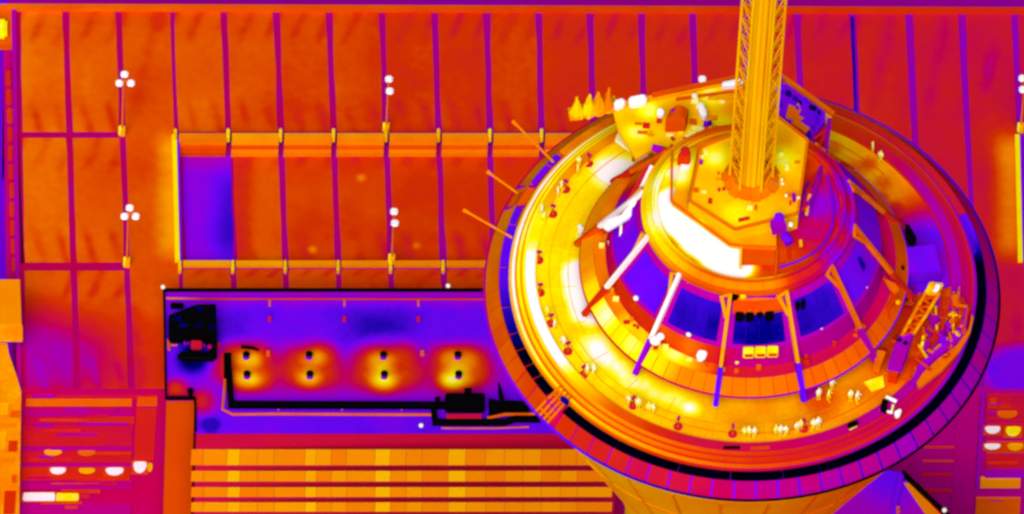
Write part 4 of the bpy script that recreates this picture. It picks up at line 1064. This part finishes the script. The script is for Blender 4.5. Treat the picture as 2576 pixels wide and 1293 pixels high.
# ---- cabinet, barrels on the plinth edge
e = empty('domed_cabinet', at(1958, 573, Z(HZ)), 'purple cabinet with a domed top at the front of the mast plinth', 'cabinet')
link('body', bevel(prism(ppoly([(1937, 552), (1970, 546), (1980, 568), (1944, 578)], Z(HZ + 0.9)), 0.9), 0.05), heat('cabinet_purple', 0.40, 0.03, 1.5), e)
link('dome', lathe_at(at(1959, 548, Z(HZ + 0.9)), [(0.46, 0), (0.44, 0.25), (0.3, 0.45), (0.1, 0.52)], 14), m_cold, e)
e = empty('cold_barrel', at(1978, 600, Z(12.6)), 'slanted blue purple barrel in front of the domed cabinet', 'barrel')
link('barrel', tube([at(1972, 590, Z(13.5)), at(1986, 612, Z(13.3))], [0.42, 0.44], 12), heat('barrel_blue', 0.29, 0.03, 1.5), e)
link('stand', bar(at(1982, 622, Z(12.8)), at(1984, 650, Z(12.8)), 0.25, 0.3), m_dorange, e)
box_thing('purple_bracket', [(1991, 484), (1998, 482), (2004, 494), (1998, 504), (1993, 498)], HZ + 0.5, 0.5, m_cold2, 'small purple bracket on the right corner of the plinth', 'bracket', 0.05)
box_thing('plinth_hatch', [(1856, 549), (1884, 543), (1886, 550), (1858, 557)], HZ + 0.18, 0.18, m_dorange, 'narrow dark orange hatch at the front of the mast plinth', 'hatch', 0.03)
for k, (x, y) in enumerate([(1938, 472), (1950, 465), (1966, 452), (1968, 462), (1977, 492)]):
    thing('spot_lamp', ball(at(x, y, Z(HZ + 0.25)), 0.15), m_pale, 'tiny bright spot lamp right of the mast foot, %s' % ['leftmost', 'second from left', 'uppermost', 'just below the uppermost', 'lowest'][k], 'lamp', 'spot lamps by the mast foot')
for k, (x, y) in enumerate([(1808, 480), (1820, 478)]):
    thing('bolt_stub', lathe_at(at(x, y, Z(HZ)), [(0.13, 0), (0.13, 0.3), (0.08, 0.36)], 8), m_dred, ('left', 'right')[k] + ' of two small dark red stubs left of the mast foot', 'bolt')

# ---- hot blanket and beams on the upper left roof
hb_ = empty('hot_cladding', at(1570, 545, Z(9)), 'white hot torn cladding on the upper left of the ribbed roof', 'cladding')
link('sheet', prism(ppoly([(1517, 570), (1530, 553), (1562, 540), (1590, 508), (1598, 512), (1614, 500), (1616, 512), (1592, 540), (1574, 552), (1562, 560), (1530, 578)], Z(10.6)), 0.3), m_white, hb_)
link('strut', bar(at(1640, 418, Z(11.8)), at(1590, 520, Z(10.7)), 0.34, 0.3), m_white, hb_)
link('strut', bar(at(1562, 556, Z(10.2)), at(1560, 600, Z(8.8)), 0.2, 0.2), m_pale, hb_)
link('shade_strip', bar(at(1628, 420, Z(11.5)), at(1580, 508, Z(10.4)), 0.36, 0.2), m_dred, hb_)
box_thing('curved_sheet', [(1528, 604), (1536, 606), (1546, 658), (1538, 660)], 7.0, 0.2, m_pale, 'thin white curved panel on the left of the ribbed roof', 'panel', 0.05)
box_thing('hot_sheet', [(1520, 475), (1552, 472), (1558, 480), (1512, 524), (1505, 516)], 3.6, 0.3, m_pale, 'pale hot sheet lying on the deck beside the roof', 'sheet', 0.06)
box_thing('hot_sheet', [(1452, 566), (1460, 562), (1466, 572), (1478, 568), (1464, 584), (1456, 586)], 3.0, 0.4, m_pale, 'white hot L-shaped sheet on the left deck by a rib foot', 'sheet', 0.06)
box_thing('hot_sheet', [(1560, 318), (1602, 330), (1622, 372), (1600, 392), (1545, 352)], 3.2, 0.3, m_pale, 'large pale hot sheet on the deck below the service platform', 'sheet', 0.1)
box_thing('hot_sheet', [(1592, 378), (1622, 376), (1640, 398), (1630, 412), (1606, 400)], 4.2, 0.5, m_white, 'white hot folded sheet beside the drum tank', 'sheet', 0.12)
# hot tanks and posts on the shelf
e = empty('hot_vessel', at(1652, 855, Z(6)), 'white hot lumpy vessel at the foot of a white rib', 'vessel')
link('vessel', ball(at(1648, 856, Z(6.8)), 0.52, 0.8), m_white, e); link('vessel_top', ball(at(1661, 846, Z(6.9)), 0.38, 0.8), m_white, e)
e = empty('hot_vessel', at(1764, 895, Z(6)), 'white hot upright vessel between two dark posts', 'vessel')
link('vessel', tube([at(1760, 903, Z(6.2)), at(1762, 898, Z(6.5)), at(1768, 885, Z(6.9)), at(1769, 881, Z(7.0))], [0.3, 0.45, 0.45, 0.28], 12), m_white, e)
for (x, y, lab) in [(1736, 884, 'dark blue short post left of the white upright vessel'), (1789, 890, 'purple short post right of the white upright vessel')]:
    thing('short_post', lathe_at(at(x, y, Z(5.56)), [(0.17, 0), (0.17, 0.7), (0.1, 0.78)], 10), m_dblue if 'dark' in lab else m_cold, lab, 'post', 'short posts on the shelf')
for k in range(3):
    x0 = 1869 + 30 * k
    e = empty('yellow_unit', at(x0 + 14, 896, Z(5.6)), ['left', 'middle', 'right'][k] + ' of three joined yellow boxes on the front shelf', 'box', 'yellow boxes on the front shelf')
    link('casing', bevel(prism(ppoly([(x0, 871 - k), (x0 + 28, 871 - k * 1.3), (x0 + 28, 886 - k), (x0, 886 - k)], Z(8.2)), 0.95), 0.08), m_hy, e)
    link('grille', bar(at(x0 + 4, 894 - k, Z(7.75)), at(x0 + 24, 894 - k, Z(7.75)), 0.12, 0.3), m_dorange, e)
    link('bracket', bar(at(x0 + 14, 886 - k, Z(7.3)), at(x0 + 14, 905 - k, Z(5.7)), 0.2, 0.2), m_dorange, e)
e = empty('lantern', at(1853, 916, Z(5.6)), 'small yellow lantern with a purple foot on the front shelf', 'lantern')
link('lamp', ball(at(1853, 911, Z(6.0)), 0.19), m_hy, e); link('foot', bevel(raw(*box_data(at(1852, 919, Z(5.58)), 0.34, 0.3, 0.25)), 0.05), m_cold2, e)
link('stem', tube([at(1854, 880, Z(6.4)), at(1853, 908, Z(6.1))], 0.06, 6), m_dorange, e)
# black boxes on the glass roof
for (x0, y0, x1, y1, h, lab) in [(1850, 775, 1872, 796, 10.9, 'black box on the front glass bay, leftmost of four'), (1875, 776, 1896, 797, 10.9, 'black box on the front glass bay, second from left, with orange knob'),
                                 (1902, 776, 1919, 789, 10.9, 'smaller black box on the front glass bay, third from left'), (1924, 775, 1946, 795, 10.9, 'black box on the front glass bay, rightmost of four'),
                                 (1839, 734, 1858, 746, 12.3, 'small black box under the drum lip above the front bay'),
                                 (2000, 749, 2012, 769, 11.0, 'narrow black box on the right glass bay, left of two'), (2014, 746, 2026, 766, 11.0, 'narrow black box on the right glass bay, right of two')]:
    box_thing('black_unit', rect(x0, y0, x1, y1), h, 0.9, m_black, lab, 'box', 0.1, 'black boxes on the glass roof')
for (x, lab) in ((1885, 'orange knob on the second black box'), (1910, 'orange knob on the third black box')):
    thing('knob', ball(at(x, 780, Z(11.1)), 0.16), m_orange, lab + ' of the front glass bay', 'knob')
box_thing('yellow_unit', rect(1862, 734, 1875, 745), 12.3, 0.7, m_hy, 'small yellow box next to the black one under the drum lip', 'box', 0.05)
box_thing('roof_duct', [(1878, 737), (1952, 735), (1952, 745), (1878, 748)], 12.1, 0.4, m_cold2, 'long magenta duct under the drum lip', 'duct', 0.06)
for (x0, y0, lab) in ((1728, 700, 'left of two small orange boxes below the drum lip'), (1746, 706, 'right of two small orange boxes below the drum lip')):
    box_thing('small_box', rect(x0, y0, x0 + 14, y0 + 9), 11.9, 0.5, m_orange, lab, 'box', 0.04)
box_thing('roof_hatch', [(2156, 648), (2164, 644), (2178, 668), (2172, 680)], 10.4, 0.3, m_dblue, 'dark blue slanted hatch on the right glass roof', 'hatch', 0.06)
box_thing('roof_hatch', [(2138, 486), (2146, 482), (2160, 500), (2154, 508)], 10.6, 0.3, m_dblue, 'dark blue hatch on the upper right roof', 'hatch', 0.06)

# ---- right-hand side of the deck: cold box, tilted black box, works crane and clutter
box_thing('cold_container', [(2252, 622), (2352, 612), (2368, 678), (2274, 686), (2256, 668)], 4.2, 1.8, heat('container_blue', 0.29, 0.03, 0.5), 'blue purple flat container on the right of the deck', 'container', 0.1)
box_thing('black_hopper', [(2276, 562), (2286, 562), (2306, 596), (2302, 604), (2288, 604), (2280, 584)], 5.2, 1.2, m_black, 'black tilted hopper behind the blue container', 'hopper', 0.08)
thing('black_bottle', lathe_at(at(2269, 684, Z(4.2)), [(0.16, 0), (0.2, 0.5), (0.12, 0.8), (0.06, 0.95)], 10), m_black, 'small black bottle in front of the blue container', 'bottle')
m_clut = [m_orange, m_dorange, m_riborg, m_amb2, m_dred, m_cold2]
random.seed(5)
sc = empty('work_scaffold', at(2350, 830, DZ), 'cluttered orange work scaffold on the right side of the deck', 'scaffold')
link('floor', prism(ppoly([(2300, 742), (2395, 720), (2428, 760), (2425, 860), (2380, 915), (2300, 958), (2262, 950), (2280, 860)], DZ + 0.25), 0.22), heat('scaffold_floor', 0.635, 0.07, 0.55, amp2=0.05), sc)
for (x0, y0, x1, y1, t) in [(2330, 752, 2348, 800, 2), (2352, 770, 2356, 830, 3), (2398, 735, 2404, 770, 0), (2410, 735, 2408, 772, 0), (2404, 768, 2438, 772, 0), (2380, 800, 2392, 860, 0), (2396, 800, 2398, 836, 3),
                            (2320, 820, 2330, 880, 0), (2310, 868, 2330, 900, 3), (2436, 770, 2420, 840, 1), (2360, 790, 2390, 786, 4), (2340, 830, 2372, 842, 1), (2300, 900, 2340, 930, 1), (2350, 880, 2384, 850, 2)]:
    link('tube', bar(at(x0, y0, DZ + 0.9), at(x1, y1, DZ + 0.9), 0.22, 0.2), m_clut[t], sc)
for (x, y) in ((2310, 760), (2410, 745), (2424, 850), (2300, 945), (2390, 890), (2340, 800)):
    p = at(x, y, DZ); link('post', tube([p, p + Vector((0, 0, 1.3))], 0.09, 6), m_orange, sc)
m_cpanel = heat('cover_panel', 0.39, 0.03, 0.8)
link('side_cover', prism(ppoly([(2290, 962), (2310, 918), (2345, 880), (2390, 850), (2418, 812), (2428, 770), (2436, 772), (2430, 830), (2400, 866), (2350, 900), (2318, 934), (2298, 966)], DZ + 0.9), 0.7), m_cpanel, sc)
link('side_strip', prism(ppoly([(2304, 962), (2322, 936), (2360, 902), (2406, 868), (2436, 826), (2444, 790), (2448, 800), (2440, 836), (2412, 884), (2370, 930), (2312, 975)], DZ + 0.45), 0.3), m_riborg, sc)
for k, (x, y, w_, h_, mt, lab) in enumerate([(2386, 822, 12, 20, m_cold2, 'purple slim crate on the work scaffold'), (2330, 865, 14, 16, m_cold2, 'purple bent crate at the middle of the scaffold'), (2372, 852, 18, 16, m_cold, 'purple crate near the parapet side of the scaffold'),
                                       (2322, 846, 7, 7, m_hy, 'upper small yellow bag on the scaffold'), (2320, 862, 8, 10, m_hy, 'lower small yellow bag on the scaffold'), (2402, 752, 16, 24, m_orange, 'upright orange crate at the back of the scaffold'),
                                       (2384, 806, 6, 6, m_dblue, 'tiny dark blue can on the scaffold'), (2350, 798, 22, 12, m_cold2, 'flat magenta crate behind the crane jib'), (2360, 752, 10, 16, m_cold2, 'magenta crate beside the hot end of the jib')]):
    box_thing('crate', [(x - w_ / 2, y - h_ / 2), (x + w_ / 2, y - h_ / 2 - 2), (x + w_ / 2 - 2, y + h_ / 2), (x - w_ / 2, y + h_ / 2 + 2)], 3.6, 0.9, mt, lab, 'crate', 0.08, 'crates and bags on the scaffold')
random.seed(33)
for k in range(46):
    u = random.random(); v = random.random()
    cx = 2290 + 120 * u + 20 * v; cy = 745 + 165 * v - 30 * u * v
    if cx > 2420 - 0.5 * max(0, cy - 830): continue
    an_ = random.uniform(0, math.pi); ln = random.uniform(4, 17)
    p_ = at(cx, cy, DZ + random.uniform(0.4, 1.2)); q_ = at(cx + ln * math.cos(an_), cy + ln * 0.8 * math.sin(an_), DZ + random.uniform(0.4, 1.2))
    link(random.choice(('plank', 'tube')), bar(p_, q_, random.uniform(0.15, 0.5), random.uniform(0.12, 0.35)), random.choice((m_orange, m_dorange, m_riborg, m_amb2, m_dred, m_cold2, m_orange, m_riborg)), sc)
for k in range(34):      # loose gear between the roof edge and the crane
    cx = random.uniform(2200, 2300); cy = random.uniform(690, 880)
    if cx > 2290 - 0.35 * (cy - 700) + 20: continue
    an_ = random.uniform(0, math.pi); ln = random.uniform(5, 22)
    p_ = at(cx, cy, DZ + 0.5); q_ = at(cx + ln * math.cos(an_), cy + ln * 0.8 * math.sin(an_), DZ + random.uniform(0.4, 1.4))
    link(random.choice(('plank', 'tube')), bar(p_, q_, random.uniform(0.15, 0.45), random.uniform(0.12, 0.3)), random.choice((m_dorange, m_orange, m_dred, m_cold2, m_dred)), sc)
cj = empty('works_crane', at(2270, 860, DZ), 'works crane with a yellow lattice jib and purple counterweight body on the right deck', 'crane')
truss(cj, [((2332, 730), (2362, 737), 4.6), ((2301, 784), (2330, 791), 4.4), ((2268, 844), (2297, 840), 4.2)], 0.3, heat('jib_amber', 0.765, 0.09, 1.2), heat('jib_brace', 0.66, 0.08, 1.5), 0.17, 5)
link('jib_head', bevel(prism(ppoly([(2338, 706), (2374, 710), (2356, 742), (2326, 732)], Z(4.9)), 0.6), 0.12), heat('jib_head', 0.84, 0.08, 1.2), cj)
link('hot_motor', bevel(prism(ppoly([(2352, 712), (2366, 714), (2358, 732), (2342, 730), (2352, 724)], Z(5.2)), 0.3), 0.1), m_white, cj)
link('body', bevel(prism(ppoly([(2260, 842), (2298, 836), (2268, 924), (2232, 916)], Z(4.2)), 1.0), 0.1), heat('crane_body', 0.40, 0.07, 0.9), cj)
for (x, y) in ((2262, 856), (2277, 864)): link('cap', bevel(raw(*box_data(at(x, y, Z(4.2)), 0.42, 0.45, 0.16)), 0.1), m_black, cj)
link('pedestal', prism(ppoly([(2240, 925), (2262, 928), (2256, 948), (2234, 944)], Z(3.4)), 1.1), m_dorange, cj)
link('tail', prism(ppoly([(2206, 880), (2228, 884), (2212, 928), (2196, 924)], Z(3.6)), 0.6), m_riborg, cj)
# second, smaller jib left of it
e = empty('davit_arm', at(2215, 800, Z(4)), 'orange bent davit arm between the roof and the works crane', 'davit')
link('arm', tube([at(2222, 700, Z(6.2)), at(2246, 722, Z(6.0)), at(2250, 752, Z(5.6)), at(2230, 776, Z(5.2)), at(2232, 800, Z(4.6))], 0.2, 6), m_dorange, e)
link('jaw', bevel(prism(ppoly([(2224, 700), (2252, 712), (2262, 728), (2252, 736), (2236, 722)], Z(6.5)), 0.4), 0.06), m_riborg, e)
link('lamp', ball(at(2258, 760, Z(6.0)), 0.24), m_amb2, e)
e = empty('hook_arm', at(2175, 850, Z(3)), 'orange curved hook arm by the right rib foot', 'davit')
link('arm', tube([at(2174, 800, Z(5.2)), at(2170, 812, Z(5.2)), at(2178, 826, Z(5.0)), at(2178, 850, Z(4.4)), at(2166, 868, Z(3.9)), at(2186, 876, Z(3.7)), at(2204, 856, Z(3.7))], 0.19, 6), m_dorange, e)
# things along the bottom right parapet
box_thing('yellow_mat', [(2172, 960), (2220, 944), (2224, 972), (2192, 984)], 2.42, 0.1, m_hy, 'yellow mat lying on the deck by the crane foot', 'mat', 0.02)
e = empty('hot_generator', at(2238, 1022, DZ), 'black box with white hot frame at the lower right parapet', 'generator')
link('black_case', bevel(prism(ppoly([(2220, 1001), (2234, 1006), (2230, 1028), (2214, 1022)], Z(3.4)), 0.9), 0.05), m_black, e)
link('hot_pipe', tube([at(2228, 998, Z(3.0)), at(2240, 1003, Z(3.0)), at(2254, 1010, Z(2.9))], 0.17, 8), m_white, e)
link('hot_pipe', tube([at(2214, 1030, Z(2.6)), at(2232, 1035, Z(2.6)), at(2244, 1038, Z(2.6))], 0.13, 8), m_white, e)
link('hot_pipe', tube([at(2242, 1036, Z(2.7)), at(2246, 1018, Z(2.8))], 0.1, 8), m_pale, e)
link('hot_case', bevel(prism(ppoly([(2248, 1034), (2264, 1026), (2268, 1030), (2262, 1044), (2252, 1046)], Z(2.9)), 0.5), 0.08), m_white, e)
box_thing('purple_rail', [(2186, 1036), (2208, 1024), (2210, 1029), (2188, 1041)], 2.7, 0.3, m_cold2, 'short purple rail left of the hot generator', 'rail', 0.04)
e = empty('black_chest', at(2144, 1070, DZ), 'black chest with a yellow lower edge on the bottom right parapet', 'chest')
link('lid', bevel(prism(ppoly([(2130, 1064), (2156, 1054), (2159, 1064), (2134, 1075)], Z(3.2)), 0.35), 0.06), m_black, e)
link('body', bevel(prism(ppoly([(2134, 1072), (2156, 1063), (2156, 1070), (2136, 1080)], Z(2.8)), 0.45), 0.05), m_hy, e)
box_thing('black_plate', rect(1819, 1121, 1861, 1128), 2.8, 0.15, m_black, 'thin black plate on the bench at the bottom of the deck', 'plate', 0.03)
box_thing('orange_plate', [(1888, 1123), (1936, 1121), (1935, 1129), (1888, 1131)], 2.74, 0.1, m_dorange, 'thin orange plate on the bench right of the black plate', 'plate', 0.02)
box_thing('black_case', [(1414, 994), (1432, 1006), (1427, 1014), (1409, 1001)], 2.4, 0.5, m_dblue, 'dark blue case at the open bay of the lower left ring', 'case', 0.05)
# shade sail sheet on deck front right under the canopy
box_thing('purple_mat', [(2020, 985), (2062, 966), (2062, 990), (2022, 1012)], 2.45, 0.12, m_cold2, 'purple mat under the canopy edge right of the front bay', 'mat', 0.02)

# ================================================================== VISITORS
m_body = heat('visitor', 0.90, 0.03, 6.0, local_z=(0.2, 1.7, 0.0, 0.10), rnd=0.03)
m_hair = heat('visitor_hair', 0.95, 0.0, 1.0)
def person_mesh(pose):
    J = [(0, 0, .95), (0, .01, 1.2), (0, 0, 1.42), (0, -.01, 1.52), (0, -.02, 1.63), (0, -.02, 1.72)]
    rad = [.15, .14, .17, .065, .10, .07]
    E = [(0, 1), (1, 2), (2, 3), (3, 4), (4, 5)]
    def chain(start, pts):
        prev = start
        for p, r in pts:
            J.append(p); rad.append(r); E.append((prev, len(J) - 1)); prev = len(J) - 1
    st = {0: 0.0, 1: 0.16, 2: 0.05}[pose]
    for s in (-1, 1):
        chain(0, [((s * .10, 0, .88), .11), ((s * .11, -st * s * .7 - .02, .50), .075), ((s * .11, st * s * .9, .09), .05), ((s * .12, st * s * .9 - .16, .04), .04)])
        fwd = -.22 if (pose == 2 or (pose == 1 and s > 0)) else 0.03
        chain(2, [((s * .20, 0, 1.40), .065), ((s * .25, .03, 1.12), .05), ((s * .22, fwd - .03, .95 if fwd > 0 else 1.18), .04), ((s * .21, fwd - .10, .86 if fwd > 0 else 1.24), .035)])
    me = bpy.data.meshes.new('person'); me.from_pydata(J, E, [])
    o = bpy.data.objects.new('tmp', me); COL.objects.link(o)
    md = o.modifiers.new('s', 'SKIN'); md.use_smooth_shade = True
    for i, sv in enumerate(me.skin_vertices[0].data):
        sv.radius = (rad[i] * (1.25 if i in (0, 1, 2) else 1), rad[i]); sv.use_root = (i == 0)
    o.modifiers.new('ss', 'SUBSURF').levels = 1
    dg = bpy.context.evaluated_depsgraph_get(); dg.update()
    out = bpy.data.meshes.new_from_object(o.evaluated_get(dg))
    bpy.data.objects.remove(o)
    out.materials.clear(); out.materials.append(m_body)
    return out
PM = [person_mesh(k) for k in range(3)]
hair = lathe_at((0, 0, 0), [(0.108, 1.64), (0.112, 1.68), (0.09, 1.75), (0.03, 1.785)], 10); hair.materials.append(m_hair)
PPL = [(2058, 1004, 'tall bright visitor left of a pair near the purple rib foot'), (2083, 1008, 'bright visitor right of a pair near the purple rib foot'), (2091, 980, 'visitor walking behind the pair near the purple rib foot'),
       (2138, 1008, 'visitor standing left of a small child on the lower right deck'), (2155, 1012, 'visitor bending right of the lone visitor on the lower right deck'),
       (1870, 1101, 'leftmost of three visitors in a row at the bottom of the deck'), (1882, 1101, 'middle of three visitors in a row at the bottom of the deck'), (1896, 1099, 'rightmost of three visitors in a row at the bottom of the deck'),
       (1950, 1099, 'left of three visitors right of the bottom row'), (1962, 1097, 'middle of three visitors right of the bottom row'), (1975, 1096, 'right of three visitors right of the bottom row'),
       (2003, 1087, 'visitor just left of the bottom right coin viewer'), (2012, 1082, 'visitor touching the bottom right coin viewer'), (2044, 1081, 'visitor right of the bottom right coin viewer'), (2056, 1078, 'farthest right visitor by the bottom right coin viewer'),
       (1474, 943, 'left of a bright close pair at the lower left deck'), (1491, 943, 'right of a bright close pair at the lower left deck'), (1579, 1020, 'visitor left of the bottom left coin viewer'), (1604, 1030, 'bright visitor right of the bottom left coin viewer'),
       (1630, 1041, 'left of a faint pair at the bottom left'), (1641, 1041, 'right of a faint pair at the bottom left'), (1393, 829, 'pale visitor by the coin viewer at the lower left'), (1374, 798, 'pale visitor above the lower left coin viewer'),
       (1416, 872, 'visitor beside the coin viewer with the white hub'), (1452, 443, 'visitor near the uppermost coin viewer'), (1455, 420, 'visitor behind the uppermost coin viewer'), (1411, 482, 'visitor at the second coin viewer'), (1402, 497, 'bright visitor left of the second coin viewer'),
       (1367, 561, 'visitor below the third coin viewer'), (1362, 540, 'visitor beside the third coin viewer'), (2193, 384, 'bright visitor on the upper right deck, left of two'), (2213, 409, 'dimmer visitor on the upper right deck, right of two')]
random.seed(11)
for k, (x, y, lab) in enumerate(PPL):
    p = at(x, y, DZ)
    o = bpy.data.objects.new('person', PM[k % 3]); COL.objects.link(o)
    o.location = p
    out = math.atan2(p.y, p.x)
    o.rotation_euler[2] = out + math.pi / 2 + random.uniform(-0.6, 0.6)
    s_ = random.uniform(0.84, 1.0); o.scale = (s_, s_, s_)
    tag(o, lab, 'person', 'visitors on the observation deck')
    h = bpy.data.objects.new('hair', hair); COL.objects.link(h); h.parent = o
